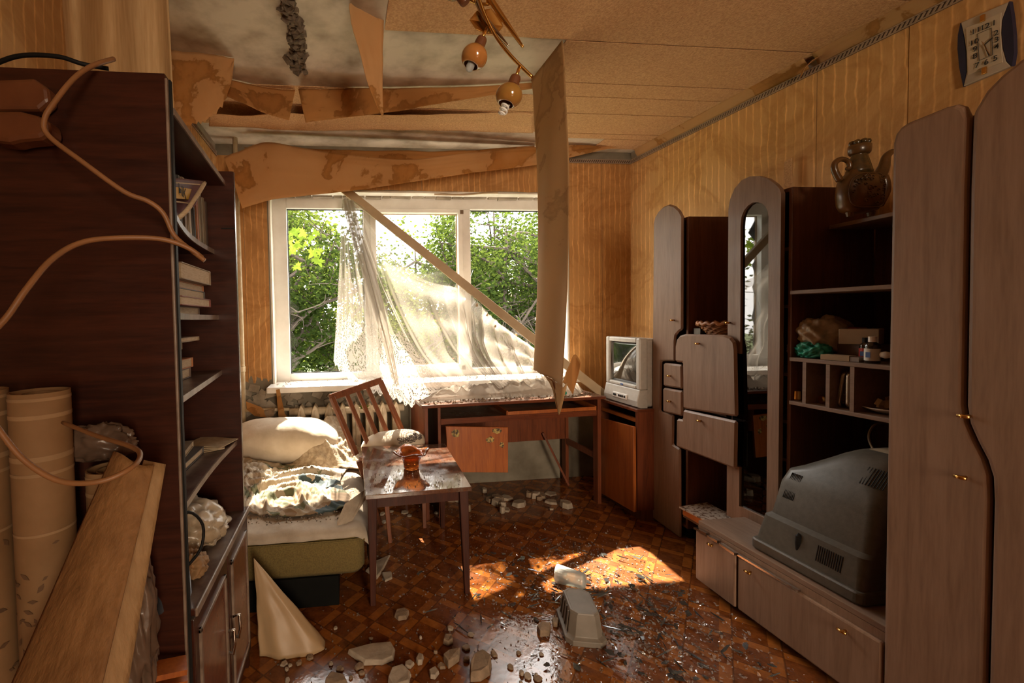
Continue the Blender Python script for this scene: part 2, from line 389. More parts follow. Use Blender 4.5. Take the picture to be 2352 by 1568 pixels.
M['black'] = plain('black_plastic', (0.012, 0.011, 0.010), 0.6, spec=.2)
M['screen'] = plain('dark_screen_glass', (0.015, 0.017, 0.016), 0.06, spec=1.0, coat=1.0)
M['sofa'] = plain('mustard_sofa_cloth', (0.20, 0.145, 0.045), 0.95, c2=(0.13, 0.09, 0.028), nscale=160, bump=0.4, bscale=500)
M['sheet'] = plain('dusty_sheet', (0.47, 0.40, 0.315), 0.9, c2=(0.33, 0.265, 0.195), nscale=9, bump=0.2, bscale=60)
M['pillow'] = plain('white_pillow', (0.56, 0.485, 0.385), 0.9, c2=(0.42, 0.345, 0.25), nscale=7, bump=0.15, bscale=40)
M['lacecover'] = plain('cream_coverlet', (0.52, 0.43, 0.305), 0.9, c2=(0.30, 0.225, 0.145), nscale=45, bump=0.5, bscale=90)
M['plasticwhite'] = plain('milky_plastic', (0.44, 0.30, 0.165), 0.45, c2=(0.36, 0.235, 0.12), nscale=4)
M['cord'] = plain('beige_cord', (0.30, 0.135, 0.05), 0.5)
M['rollpaper'] = plain('wallpaper_roll', (0.30, 0.17, 0.075), 0.8, c2=(0.23, 0.125, 0.05), nscale=10)
M['rollband'] = plain('roll_band', (0.40, 0.25, 0.125), 0.8)
M['rollleaf'] = plain('roll_leaf_print', (0.16, 0.085, 0.04), 0.8)
M['lean'] = plain('textured_wallpaper_sheet', (0.27, 0.13, 0.042), 0.75, c2=(0.18, 0.08, 0.022), nscale=34, stretch=(1, 1, 0.4), bump=0.5, bscale=60)
M['lean2'] = plain('cream_wallpaper_sheet', (0.36, 0.215, 0.095), 0.75, c2=(0.28, 0.16, 0.065), nscale=70, stretch=(1, 1, 0.3), bump=0.3, bscale=120)
M['darkbag'] = plain('dark_crumpled_bag', (0.17, 0.11, 0.075), 0.3, c2=(0.045, 0.025, 0.016), nscale=8)
M['clearbag'] = plain('yellowed_bag', (0.52, 0.43, 0.31), 0.28, c2=(0.32, 0.24, 0.15), nscale=12)
M['greenbag'] = plain('teal_bag', (0.02, 0.32, 0.22), 0.3, c2=(0.01, 0.16, 0.11), nscale=14)
M['chunk'] = plain('plaster_chunk', (0.30, 0.21, 0.135), 0.9, c2=(0.17, 0.115, 0.07), nscale=22, bump=0.5, bscale=60)
M['chunkw'] = plain('whitewashed_chunk', (0.42, 0.345, 0.26), 0.85, c2=(0.26, 0.205, 0.15), nscale=16, bump=0.3)
M['dirt'] = plain('brown_crumbs', (0.20, 0.15, 0.105), 0.9, c2=(0.09, 0.06, 0.04), nscale=30)
M['planter'] = plain('grey_planter_plastic', (0.215, 0.185, 0.15), 0.5, c2=(0.155, 0.13, 0.10), nscale=10)
M['shard'] = clear_glass('window_glass', (0.96, 0.985, 0.97), 0.03, 0.035, 1.7)
M['crumbglass'] = clear_glass('glass_crumb', (0.95, 0.97, 0.96), 0.05, 0.15, 1.9)
M['cupglass'] = clear_glass('clear_plastic', (0.92, 0.92, 0.88), 0.05, 0.34, 1.5)
M['mirrorglass'] = clear_glass('cabinet_glass', (0.20, 0.20, 0.19), 0.015, 0.0, 2.1)
M['sheer'] = sheer('sheer_lace_curtain', True, 0.38)
M['veil'] = sheer('sheer_veil', False, 0.14)
M['gather'] = sheer('gathered_sheer', False, 0.40)
M['pile'] = sheer('heaped_curtain', False, 0.86)
M['rod'] = plain('curtain_board', (0.46, 0.34, 0.20), 0.6, c2=(0.38, 0.27, 0.15), nscale=8)
M['ewer'] = plain('glazed_brown_ceramic', (0.16, 0.068, 0.016), 0.3, c2=(0.05, 0.028, 0.010), nscale=14, coat=0.3, bump=0.05)
M['ewerdark'] = plain('green_black_glaze', (0.045, 0.032, 0.012), 0.25, c2=(0.11, 0.055, 0.014), nscale=40, coat=0.4)
M['clockface'] = plain('clock_face', (0.52, 0.43, 0.31), 0.4)
M['clockframe'] = plain('clock_silver_frame', (0.50, 0.44, 0.36), 0.35, 0.3)
M['clockblue'] = plain('clock_navy_side', (0.012, 0.016, 0.045), 0.4)
M['ink'] = plain('black_print', (0.02, 0.018, 0.016), 0.7)
M['wicker'] = plain('wicker', (0.42, 0.17, 0.055), 0.5, c2=(0.20, 0.07, 0.02), nscale=40)
M['orange'] = plain('orange_card', (0.72, 0.24, 0.06), 0.6)
M['spot'] = plain('printed_paper', (0.62, 0.55, 0.47), 0.7, c2=(0.20, 0.12, 0.08), nscale=60, nmix=(0.5, 0.58))
M['card'] = plain('buff_card', (0.48, 0.37, 0.24), 0.7)
M['red'] = plain('red_card', (0.50, 0.035, 0.02), 0.5)
M['bottle'] = plain('dark_bottle_glass', (0.02, 0.014, 0.012), 0.12, coat=0.5)
M['pagelabel'] = plain('bottle_label', (0.62, 0.60, 0.54), 0.6)
M['blue'] = plain('blue_print', (0.04, 0.10, 0.28), 0.6)
M['page'] = plain('yellowed_pages', (0.52, 0.40, 0.26), 0.8, c2=(0.40, 0.29, 0.17), nscale=50, stretch=(1, 1, 8))
M['steel'] = plain('foil_tray', (0.55, 0.50, 0.42), 0.25, 0.9)
M['bark'] = plain('bark', (0.070, 0.052, 0.038), 0.95, c2=(0.03, 0.022, 0.016), nscale=9, bump=0.6)
M['leaf'] = leaf_mat('leaf_mid', (0.030, 0.048, 0.012), (0.014, 0.026, 0.008), (0.062, 0.088, 0.014))
M['leaf2'] = leaf_mat('leaf_yellowgreen', (0.045, 0.068, 0.015), (0.025, 0.04, 0.010), (0.105, 0.135, 0.02))
M['leaf3'] = leaf_mat('leaf_dark', (0.022, 0.038, 0.012), (0.012, 0.022, 0.008), (0.055, 0.075, 0.015))
M['grass'] = plain('grass_ground', (0.08, 0.12, 0.025), 0.95, c2=(0.05, 0.07, 0.02), nscale=3)
M['brick'] = plain('brick_house', (0.33, 0.13, 0.075), 0.9, c2=(0.24, 0.09, 0.05), nscale=6)
M['ironglaze'] = plain('lustre_glass', (0.40, 0.16, 0.04), 0.12, c2=(0.20, 0.13, 0.02), nscale=6, coat=1.0)
def amber():
    k = NT('amber_glass'); b = k.b; b.inputs['Base Color'].default_value = (0.55, 0.16, 0.03, 1); b.inputs['Roughness'].default_value = 0.03
    b.inputs['Transmission Weight'].default_value = 0.85; b.inputs['IOR'].default_value = 1.5; return k.m
M['amber'] = amber()

# ================================================================== THE ROOM
ZC = 2.55; YW = 3.28; XL = -0.88
def XR(y): return 2.275 + (3.28 - y) * 0.062
fl = struct(box(-1.0, 2.75, -1.7, 3.5, -0.1, 0).build('floor', M['floor']), 'parquet patterned lino, wet and strewn with broken glass')
cl = struct(box(-1.0, 2.75, -1.7, 3.5, ZC, ZC + 0.12).build('ceiling', M['ceil']), 'bare stained ceiling with peeled paper')

# back wall around the window opening
OX0, OX1, OZ0, OZ1 = -0.525, 1.755, 0.80, 2.232
b = MB()
b.box(-1.0, OX0, YW, 3.56, 0, ZC).box(OX1, 2.6, YW, 3.56, 0, ZC).box(OX0, OX1, YW, 3.56, 0, OZ0).box(OX0, OX1, YW, 3.56, OZ1, ZC)
wb = struct(b.build('wall_back', M['greenplaster']), 'outer wall with the broken window')
def ragged(p0, p1, n, amp, seed):
    p0 = Vector(p0); p1 = Vector(p1); d = (p1 - p0); r = random.Random(seed)
    return [p0 + d * (i / n) + Vector((0, 0, r.uniform(-amp, amp) if 0 < i < n else 0)) for i in range(n + 1)]
def sheet_x(x0, x1, z0, z1, seed, amp=0.02):      # wallpaper glued on the back wall, torn at its lower edge
    lo = ragged((x0, YW - 0.003, z0), (x1, YW - 0.003, z0), 14, amp, seed)
    MB().prism(lo + [Vector((x1, YW - 0.003, z1)), Vector((x0, YW - 0.003, z1))], (0, 0.0029, 0)).build('wallpaper_sheet', M['wall_x_shaded'], wb)
sheet_x(-0.878, -0.70, 0.84, 2.47, 1); sheet_x(-0.697, OX0 - 0.01, 0.86, 2.47, 2, 0.03)
sheet_x(OX0 - 0.01, 0.60, OZ1 + 0.004, 2.47, 3, 0.004); sheet_x(0.603, OX1, OZ1 + 0.004, 2.47, 4, 0.004)
sheet_x(OX1 + 0.004, 2.03, 0.55, 2.47, 5, 0.03); sheet_x(2.033, 2.272, 0.5, 2.47, 6, 0.03)
# crumbling render under the sill
rr = random.Random(5)
b = MB()
for i in range(60):
    x = rr.uniform(-0.8, 0.45); z = rr.uniform(0.62, 0.80)
    b.obox((x, YW - 0.01, z), rr.uniform(.015, .05), .02, rr.uniform(.012, .03), Euler((rr.uniform(-.4, .4), rr.uniform(-.8, .8), rr.uniform(-.3, .3))).to_matrix())
stuff(b.build('broken_render', M['plaster'], wb))

# left and right walls
wl = struct(box(-1.0, XL, -1.7, YW, 0, ZC).build('wall_left', M['plaster']), 'left wall with pale wallpaper')
ys = [3.28, 2.76, 2.24, 1.72, 1.2, 0.68, 0.16]
for a, c in zip(ys[:-1], ys[1:]):
    box(XL - 0.001, XL + 0.003, c + 0.002, a - 0.001, 0.05, 2.475).build('wallpaper_sheet', M['wall_y'], wl)
wr = struct(MB().prism([(XR(YW), YW, 0), (XR(-1.7), -1.7, 0), (XR(-1.7) + 0.15, -1.7, 0), (XR(YW) + 0.15, YW, 0)], (0, 0, ZC)).build('wall_right', M['plaster']), 'right wall with beige wavy-line wallpaper')
yA = P(1870, 300, X=2.34).y; yB = P(2080, 200, X=2.36).y
ys = [3.279, 0.5*(3.28+yA)+0.03, yA, yB, 2*yB - yA, 3*yB-2*yA, 4*yB-3*yA, 0.0]
for i, (a, c) in enumerate(zip(ys[:-1], ys[1:])):
    t = 0.003 + 0.0015*(i % 2)
    MB().prism([(XR(a) - t, a - .001, 0.02), (XR(c) - t, c + .002, 0.02), (XR(c) + .001, c + .002, 0.02), (XR(a) + .001, a - .001, 0.02)], (0, 0, 2.46)).build('wallpaper_sheet', M['wall_y'], wr)
# rear wall behind the camera ; its unseen doorway is sized for the light let in
b = MB()
b.box(-1.0, 0.4, -1.7, -1.55, 0, ZC).box(1.6, 2.75, -1.7, -1.55, 0, ZC).box(0.4, 1.6, -1.7, -1.55, 2.15, ZC)
struct(b.build('wall_rear', M['wall_x_shaded']), 'rear wall with a doorway added to let light in')

b = MB(); b.box(-.2, 2.2, -3.6, -3.5, 0, ZC).box(-.3, -.2, -3.6, -1.7, 0, ZC).box(2.2, 2.3, -3.6, -1.7, 0, ZC).box(-.3, 2.3, -3.6, -1.7, ZC, ZC + .1).box(-.3, 2.3, -3.6, -1.7, -.1, 0)  # added unseen hall, keeps the sky out and holds the warm fill
struct(b.build('wall_added_hall', M['wall_x_shaded']), 'added hall box behind the camera for warm fill')

# twisted-rope border under the ceiling
def rope(name, pts, nrm, parent, z0=2.462, z1=2.492):
    p, q = Vector(pts[0]), Vector(pts[1]); L = (q - p).length; d = (q - p).normalized(); n = Vector(nrm)
    t = struct(MB().bar(p + Vector((0, 0, (z0+z1)/2)) + n*.004, q + Vector((0, 0, (z0+z1)/2)) + n*.004, .006, z1 - z0).build(name, M['borderdark']), 'dark rope-pattern wallpaper border')
    b = MB(); k = int(L / 0.017)
    for e in (z0 + .002, z1 - .002):
        b.bar(p + n*.008 + Vector((0, 0, e)), q + n*.008 + Vector((0, 0, e)), .004, .005)
    for i in range(k):
        c = p + d * ((i + .5) * L / k) + Vector((0, 0, (z0+z1)/2)) + n*.007
        b.bar(c - d*.006 - Vector((0, 0, .010)), c + d*.006 + Vector((0, 0, .010)), .004, .007, up=d)
    stuff(b.build('rope_ribs', M['borderlight'], t))
M['borderdark'] = plain('border_dark', (0.085, 0.048, 0.028), 0.7)
M['borderlight'] = plain('border_light', (0.34, 0.24, 0.16), 0.7)
rope('trim_1', [(XR(3.27) - .004, 3.27, 0), (XR(-0.5) - .004, -0.5, 0)], (-1, 0, 0), None)
rope('trim_2', [(0.9, YW - .004, 0), (2.27, YW - .004, 0)], (0, -1, 0), None)
rope('trim_3', [(XL + .004, 0.3, 0), (XL + .004, 3.27, 0)], (1, 0, 0), None)
# loosened strip of border paper between wall and ceiling
def sheet(name, top, bot, mat, nu=40, nv=12, wr=0.006, seed=0, parent=None, loc=None, solid=0.0014, sag=None, rag=0.0):
    """a loose sheet lofted between two edge curves, with soft buckling"""
    def fn(u, v):
        a = cr(top, u); c = cr(bot, u)
        if rag: c = c + (c - a).normalized() * (rag * (nz(u*37, seed*3.1) + .6*nz(u*90, seed)))
        p = a.lerp(c, v)
        if sag: p = p + Vector(sag) * math.sin(PI * v)
        n = (cr(top, min(u+.02, 1)) - cr(top, max(u-.02, 0))).cross(c - a)
        n = n.normalized() if n.length > 1e-6 else Vector((0, 0, 1))
        return p + n * (wr * (fbm(u*4, v*2, seed, 1.3, 3)))
    return MB().grid(fn, nu, nv).build(name, mat, parent, loc, smooth=True, solid=solid)
y0 = P(1850, 150, Z=2.5).y
s1 = sheet('border_paper', [(XR(y) - .005, y, 2.495) for y in (3.2, 2.6, y0 + .02)], [(XR(y) - .03 - .02*abs(math.sin(y*5)), y, 2.548) for y in (3.2, 2.6, y0 + .02)], M['hpaper'], parent=wr, seed=2)
s1 = sheet('border_paper', [(XR(y) - .005, y, 2.495) for y in (y0 - .02, 1.3, 0.4)], [(XR(y) - .045, y, 2.547) for y in (y0 - .02, 1.3, 0.4)], M['hpaper'], parent=wr, seed=3)
s1 = sheet('peeled_flap', [P(1838, 180, X=XR(y0) - .02), P(1845, 160, X=XR(y0) - .03), P(1885, 128, X=XR(y0) - .02)], [P(1842, 172, X=XR(y0) - .10), P(1858, 145, X=XR(y0) - .10), P(1890, 124, X=XR(y0) - .05)], M['hpaper'], parent=wr, seed=4, wr=.002)

# ceiling paper strips still glued on
def cstrip(x0, x1, y0, y1, xa=None, xb=None):
    xa = x0 if xa is None else xa; xb = x1
    MB().prism([(xa, y0 + .003, ZC - .004), (XR(y0) - .002, y0 + .003, ZC - .004), (XR(y1) - .002, y1 - .003, ZC - .004), (x0, y1 - .003, ZC - .004)], (0, 0, .0042)).build('paper_strip', M['cpaper'], cl)
cstrip(0.205, 0, 1.60, 1.955); cstrip(0.12, 0, 1.25, 1.60); cstrip(0.10, 0, 0.9, 1.25); cstrip(0.1, 0, 0.4, 0.9); cstrip(0.1, 0, -0.2, 0.4)
cstrip(1.045, 0, 1.958, 2.303); cstrip(1.22, 0, 2.305, 2.446); cstrip(-0.86, 0, 2.448, 2.648); cstrip(-0.86, 0, 2.651, 2.935); cstrip(1.55, 0, 2.938, 3.02); cstrip(1.9, 0, 3.023, 3.2)
# rough plaster joint between the slabs
b = MB()
rr = random.Random(3)
for i in range(240):
    y = rr.uniform(1.2, 2.32); x = -0.2 + 0.02*math.sin(y*7) + rr.gauss(0, .017); s = rr.uniform(.006, .018)
    b.obox((x, y, ZC - rr.uniform(0, .010)), s, s*1.3, s*.6, Euler((rr.uniform(0, 3), rr.uniform(0, 3), rr.uniform(0, 3))).to_matrix())
M['joint'] = plain('slab_joint', (0.17, 0.125, 0.085), 0.9, c2=(0.06, 0.042, 0.028), nscale=40)
stuff(b.build('slab_joint', M['joint'], cl))

# ------------------------------------------------------------------ window
wn = thing('window_1', 'white three-light window with smashed panes', 'window', (0.6, 3.44, 0.8)); wn['kind'] = 'structure'; del wn['category']
FY0, FY1 = 3.40, 3.47
for n, (x0, x1, z0, z1) in {'outer_frame': (OX0, -0.413, .80, 2.23), 'outer_frame ': (1.70, OX1, .80, 2.23), 'outer_frame  ': (-.413, 1.70, 2.130, 2.23), 'outer_frame   ': (-.413, 1.70, .80, .878)}.items():
    box(x0, x1, FY0, FY1, z0, z1).build('outer_frame', M['white'], wn, bevel=.004)
box(0.164, 0.215, FY0, FY1, .878, 2.13).build('mullion', M['white'], wn, bevel=.004)
box(0.942, 1.006, FY0, FY1, .878, 2.13).build('mullion', M['white'], wn, bevel=.004)
sa = None
for (x0, x1, z0, z1) in ((.215, .258, .878, 2.13), (.905, .942, .878, 2.13), (.258, .905, 2.10, 2.13), (.258, .905, .878, .915)):
    box(x0, x1, FY0 - .012, FY1 - .01, z0, z1).build('sash_frame', M['white'], wn, bevel=.003)
for (x0, x1, z0, z1) in ((-.413, .164, .878, 2.13), (.258, .905, .915, 2.10), (1.006, 1.70, .878, 2.13)):
    b = MB()
    for bx in ((x0, x0 + .006, z0, z1), (x1 - .006, x1, z0, z1), (x0, x1, z0, z0 + .006), (x0, x1, z1 - .006, z1)):
        b.box(bx[0], bx[1], 3.432, 3.446, bx[2], bx[3])
    b.build('gasket', M['gasket' if x0 != .258 else 'brownedge'], wn)
# teeth of glass left in the frames
rr = random.Random(11)
def tooth(pts): MB().prism([(x, 3.437, z) for x, z in pts], (0, .004, 0)).build('glass_shard', M['shard'], wn)
for (x0, x1, z0, z1) in ((-.413, .164, .878, 2.13), (.258, .905, .915, 2.10), (1.006, 1.70, .878, 2.13)):
    z = z0
    while z < z1 - .2:
        h = rr.uniform(.08, .28)
        if rr.random() < .75: tooth([(x0, z), (x0 + rr.uniform(.02, .075), z + h*rr.uniform(.3, .7)), (x0, z + h)])
        if rr.random() < .6: tooth([(x1, z), (x1, z + h), (x1 - rr.uniform(.02, .07), z + h*rr.uniform(.3, .7))])
        z += h
    x = x0
    while x < x1 - .1:
        h = rr.uniform(.06, .16)
        if rr.random() < .8: tooth([(x, z0), (x + h, z0), (x + h*rr.uniform(.3, .7), z0 + rr.uniform(.015, .06))])
        x += h
tooth([(.164, 1.45), (.164, 1.78), (.03, 1.60), (.06, 1.50)])
for z in (.9, 2.12):
    box(.92, .945, 3.375, 3.40, z - .03, z).build('hinge', M['chrome'], wn)
# white plastered reveals and the lintel with its crumbling strip
b = MB(); b.box(OX0 - .001, OX0 + .012, YW + .001, FY0, .82, OZ1).box(OX1 - .012, OX1 + .001, YW + .001, FY0, .82, OZ1).box(OX0, OX1, YW + .001, FY0, OZ1 - .012, OZ1 + .001)
b.build('reveal', M['whiteplaster'], wn)
b = MB(); x = -.45
while x < 1.7:
    l = rr.uniform(.05, .2); b.obox((x + l/2, 3.385, 2.215), l/2, .015, rr.uniform(.004, .014), Euler((rr.uniform(-.2, .2), rr.uniform(-.05, .05), 0)).to_matrix()); x += l*1.1
stuff(b.build('lintel_foam', M['plaster'], wn))
MB().tube(curve([(0.70, 3.30, 2.218), (0.9, 3.26, 2.205), (1.05, 3.25, 2.215), (1.18, 3.25, 2.222)], 16), .007, 6).build('loose_strip', M['brownedge'], wn)
b = MB().box(OX0 - .02, OX1 + .02, 3.10, 3.40, .782, .824); b.build('window_sill', M['white'], wn, bevel=.008)

# ------------------------------------------------------------------ outside
o = struct(box(-40, 40, 4.2, 80, -1.25, -1.2).build('ground', M['grass'])); o['label'] = 'green ground outside the window'
def tree(name, label, base, cc, cr3, nl, ls, seed, lm, nb=16, low=0.0, group='trees outside the window', clump=1.3, thr=-0.05):
    r = random.Random(seed); t = thing(name, label, 'tree', base, group)
    bs = Vector(base); cc = Vector(cc)
    tips = []
    tr = MB(); pts = curve([bs, bs.lerp(cc, .35) + Vector((r.uniform(-.2, .2), r.uniform(-.2, .2), 0)), bs.lerp(cc, .7), cc + Vector((0, 0, cr3[2]*.5))], 12)
    tr.tube(pts, [.10 - .085*i/12 for i in range(13)], 7); tr.build('trunk', M['bark'], t, smooth=True)
    br = MB()
    for i in range(nb):
        p = pts[r.randint(3, 11)]
        th = r.uniform(0, 2*PI); ph = r.uniform(-.5, .7)
        q = cc + Vector((math.cos(th)*math.cos(ph)*cr3[0], math.sin(th)*math.cos(ph)*cr3[1], math.sin(ph)*cr3[2])) * r.uniform(.75, 1)
        mid = p.lerp(q, .5) + Vector((r.uniform(-.25, .25), r.uniform(-.25, .25), r.uniform(-.15, .25)))
        mid2 = p.lerp(q, .8) + Vector((r.uniform(-.12, .12), r.uniform(-.12, .12), r.uniform(-.1, .1)))
        c = curve([p, mid, mid2, q], 12); br.tube(c, [.034*(1 - i2/14) for i2 in range(13)], 5)
        for k in range(7):
            s0 = c[r.randint(4, 11)]; e = s0 + Vector((r.gauss(0, .3), r.gauss(0, .3), r.gauss(.05, .25)))
            tw = curve([s0, s0.lerp(e, .5) + Vector((r.gauss(0, .06), r.gauss(0, .06), r.gauss(0, .06))), e], 6)
            br.tube(tw, [.011*(1 - i2/8) for i2 in range(7)], 4); tips += tw[2:]
        tips += c[6:]
    br.build('branches', M['bark'], t)
    lf = MB(); V = []; F = []; n = 0
    while n < nl:
        if r.random() < .6:
            p = r.choice(tips) + Vector((r.gauss(0, .11), r.gauss(0, .11), r.gauss(0, .10)))
        else:
            d = Vector((r.gauss(0, 1), r.gauss(0, 1), r.gauss(0, 1))).normalized() * (r.random() ** .45)
            p = cc + Vector((d.x*cr3[0], d.y*cr3[1], d.z*cr3[2]))
        if noise.noise(p * clump + Vector((seed, 0, 0))) < thr: continue
        a = r.uniform(0, 2*PI); e = r.uniform(-.9, .5)
        d = Vector((math.cos(a)*math.cos(e), math.sin(a)*math.cos(e), math.sin(e))); s = d.cross(Vector((r.gauss(0, 1), r.gauss(0, 1), r.gauss(0, 1)))).normalized()
        L = ls * r.uniform(.7, 1.3); nn = d.cross(s) * (L*.12)
        k = len(V); V += [p, p + d*L*.5 + s*L*.3 + nn, p + d*L, p + d*L*.5 - s*L*.3 + nn]; F.append((k, k+1, k+2, k+3)); n += 1
    lf.v = V; lf.f = F
    stuff(lf.build('foliage', M[lm], t))
    return t
tree('apple_tree', 'gnarled dark-branched tree seen through the left pane', (-1.5, 6.6, -1.2), (-.80, 6.4, 1.75), (1.6, .9, 1.75), 12000, .075, 1, 'leaf', 40, clump=1.8, thr=.0)
tree('young_tree', 'thinner tree behind the curtain in the middle light', (0.7, 7.4, -1.2), (0.7, 7.2, .95), (1.3, .9, 1.35), 8000, .07, 2, 'leaf2', 16)
tree('bushy_tree', 'dense bushy tree seen through the right pane', (2.4, 7.0, -1.2), (2.6, 6.8, 1.75), (1.45, .9, 1.9), 13000, .07, 3, 'leaf', 36)
tree('pale_tree', 'pale green tree crown rising left of the board', (-2.5, 9.5, -1.2), (-2.2, 9.0, 2.2), (2.4, 1.1, 2.4), 10000, .10, 4, 'leaf2', 16)
tree('tall_tree', 'taller airy tree behind the middle light', (1.9, 10.5, -1.2), (1.7, 10.3, 1.9), (2.0, 1.1, 2.2), 7500, .10, 5, 'leaf2', 24, thr=.05)
tree('far_tree', 'farther green tree at the right edge of the view', (4.6, 10.5, -1.2), (4.6, 10.3, 2.1), (2.1, 1.1, 2.4), 9000, .10, 6, 'leaf3', 14)
tree('back_tree', 'tall green tree filling the top of the right pane', (3.3, 9.0, -1.2), (3.1, 8.8, 2.5), (1.5, .9, 1.9), 9000, .085, 9, 'leaf', 22)
tree('left_back_tree', 'tall green tree filling the top of the left pane', (-1.4, 8.4, -1.2), (-1.3, 8.0, 2.6), (1.3, .8, 1.6), 8000, .08, 10, 'leaf2', 22)
for i, (x, c) in enumerate(((-6.0, 'leftmost dark hedge bush at the far end of the garden'), (-2.6, 'second dark hedge bush from the left beyond the trees'), (0.6, 'middle dark hedge bush beyond the trees'), (3.8, 'dark hedge bush just left of the brick house'), (8.6, 'rightmost dark hedge bush beyond the trees'))):
    tree('hedge_bush', c, (x, 13.5, -1.2), (x + .2, 13.5, .3), (2.1, .9, 1.5), 6500, .15, 20 + i, 'leaf3', 10, group='hedge at the end of the garden', clump=.8, thr=-.3)
# sprig of maple close to the glass
t = thing('maple_sapling', 'maple sapling with bright yellow-green leaves close outside the left pane', 'tree', (-1.6, 4.9, -1.2))
MB().tube(curve([(-1.6, 4.9, -1.2), (-1.55, 4.85, .6), (-1.35, 4.7, 1.7), (-1.05, 4.5, 2.25)], 16), [.022 - .013*i/16 for i in range(17)], 6).build('trunk', M['bark'], t, smooth=True)
st = curve([(-1.05, 4.5, 2.25), (-.75, 4.35, 2.1), (-.48, 4.25, 1.98)], 10)
MB().tube(st, .006, 5).build('stem', M['bark'], t)
M['maple'] = leaf_mat('maple_leaf', (0.10, 0.15, 0.02), (0.07, 0.11, 0.015), (0.20, 0.27, 0.03))
rr = random.Random(4)
mp = [(0, -.1), (.25, -.35), (.3, -.1), (.75, -.25), (.6, .05), (1, .35), (.6, .35), (.55, .55), (.3, .45), (.2, .9), (0, 1.2)]
mp = mp + [(-x, y) for x, y in mp[-2:0:-1]]
for i in range(20):
    c = P(rr.uniform(662, 735), rr.uniform(525, 610), Y=rr.uniform(4.15, 4.5)); m = Euler((rr.uniform(-.9, .3) + PI/2, rr.uniform(-.6, .6), rr.uniform(-.7, .7))).to_matrix() @ Euler((0, 0, rr.uniform(2, 4.3))).to_matrix()
    s = rr.uniform(.045, .075)
    b = MB(); b.add([c + m @ Vector((x*s, y*s, .15*s*abs(x))) for x, y in mp], [tuple(range(len(mp)))]); b.build('leaf', M['maple'], t)
# brick house glimpsed through the leaves
t = thing('brick_house', 'red brick house glimpsed through leaves at the right', 'house', (7.2, 22, -1.2))
box(3.6, 11, 20, 25, -1.2, 1.6).build('wall', M['brick'], t)
MB().prism([(3.3, 19.7, 1.6), (3.3, 25.3, 1.6), (3.3, 22.5, 2.6)], (8, 0, 0)).build('roof', M['brownedge'], t)
for x in (4.6, 6.6, 8.6):
    f = box(x, x + .9, 19.95, 20.05, 0, 1.2).build('window', M['white'], t); box(x + .08, x + .82, 19.93, 19.96, .08, 1.12).build('pane', M['screen'], f)

# ------------------------------------------------------------------ heating pipe and radiator
t = thing('heating_pipe', 'cream painted vertical heating pipe in the left corner', 'pipe', (-0.70, 3.17, 0))
xp = -0.718
MB().tube([(xp, 3.17, 0), (xp + .004, 3.17, 1.2), (xp, 3.17, ZC)], .0165, 12).build('riser', M['pipe'], t, smooth=True)
MB().lathe((xp, 3.17, .93), [(.0165, 0), (.024, .005), (.024, .04), (.0165, .045)], 12).build('coupling', M['pipe'], t)
MB().tube([(xp, 3.17, .66), (-.40, 3.17, .655)], .013, 10).build('branch_pipe', M['pipe'], t, smooth=True)
t = thing('radiator', 'cream cast-iron radiator under the window sill', 'radiator', (-0.02, 3.17, 0.1))
for i in range(8):
    x = -0.315 + i*.0965
    pr = [(x - .030, .14), (x + .030, .14), (x + .030, .60), (x + .020, .655), (x, .69), (x - .020, .655), (x - .030, .60)]
    MB().prism([(a, 3.125, z) for a, z in pr], (0, .09, 0)).build('section', M['radi'], t, bevel=.008)
    MB().prism([(x - .006, 3.126, .16), (x + .006, 3.126, .16), (x + .004, 3.126, .65), (x - .004, 3.126, .65)], (0, -.012, 0)).build('ridge', M['radi'], t, bevel=.003)
for z in (.19, .635):
    MB().tube([(-.40, 3.17, z), (.42, 3.17, z)], .028, 12).build('header', M['radi'], t, smooth=True)

# ================================================================== FURNITURE ON THE RIGHT
def handle(px, py, X, parent, L=.026):
    p = P(px, py, X=X)
    MB().tube([p + Vector((-.016, L/2, 0)), p + Vector((-.019, 0, 0)), p + Vector((-.016, -L/2, 0))], .0052, 8).tube([p + Vector((.004, 0, 0)), p + Vector((-.018, 0, 0))], .004, 6).build('handle', M['brass'], parent, smooth=True)
def panel(name, pts, X, mat, parent, t=.018, bevel=.006):
    return MB().prism([P(a, c, X=X) for a, c in pts], (t, 0, 0)).build(name, mat, parent, bevel=bevel*1.3, seg=1)
XD = 1.885
# ---- narrow arched cabinet
t = thing('wall_unit_cabinet', 'narrow grey-brown cabinet with arched full-height door beside the small television', 'cabinet', (2.08, 2.4, 0))
yl, yr = 2.53, 2.262
def carcass(x0, x1, y0, y1, z0, z1, par, mat='unitd', th=.016, back=True):
    for n, bx in (('side_panel', (x0, x1, y0, y0 + th, z0, z1)), ('side_panel', (x0, x1, y1 - th, y1, z0, z1)), ('top_panel', (x0, x1, y0 + th, y1 - th, z1 - th, z1)), ('bottom_panel', (x0, x1, y0 + th, y1 - th, z0, z0 + th))):
        box(*bx).build(n, M[mat], par, bevel=.001)
    if back: box(x1 - .006, x1, y0 + th, y1 - th, z0 + th, z1 - th).build('back_panel', M[mat], par)
carcass(1.912, 2.285, yr, yl, .06, 1.82, t)
d = panel('door', [(1495, 1187), (1500, 512), (1503, 499), (1511, 485), (1523, 474), (1536, 469), (1549, 473), (1560, 483), (1567, 496), (1566, 756), (1558, 761), (1551, 770), (1549, 785), (1549, 829), (1518, 829), (1516, 944), (1546, 953), (1545, 1021), (1561, 1031), (1562, 1236)], XD, M['unit'], t)
handle(1549, 735, XD, d)
for y in (yr + .03, yl - .03):
    MB().lathe((1.95, y, 0), [(.024, 0), (.024, .02), (.016, .03), (.016, .06)], 12).build('foot', M['black'], t)
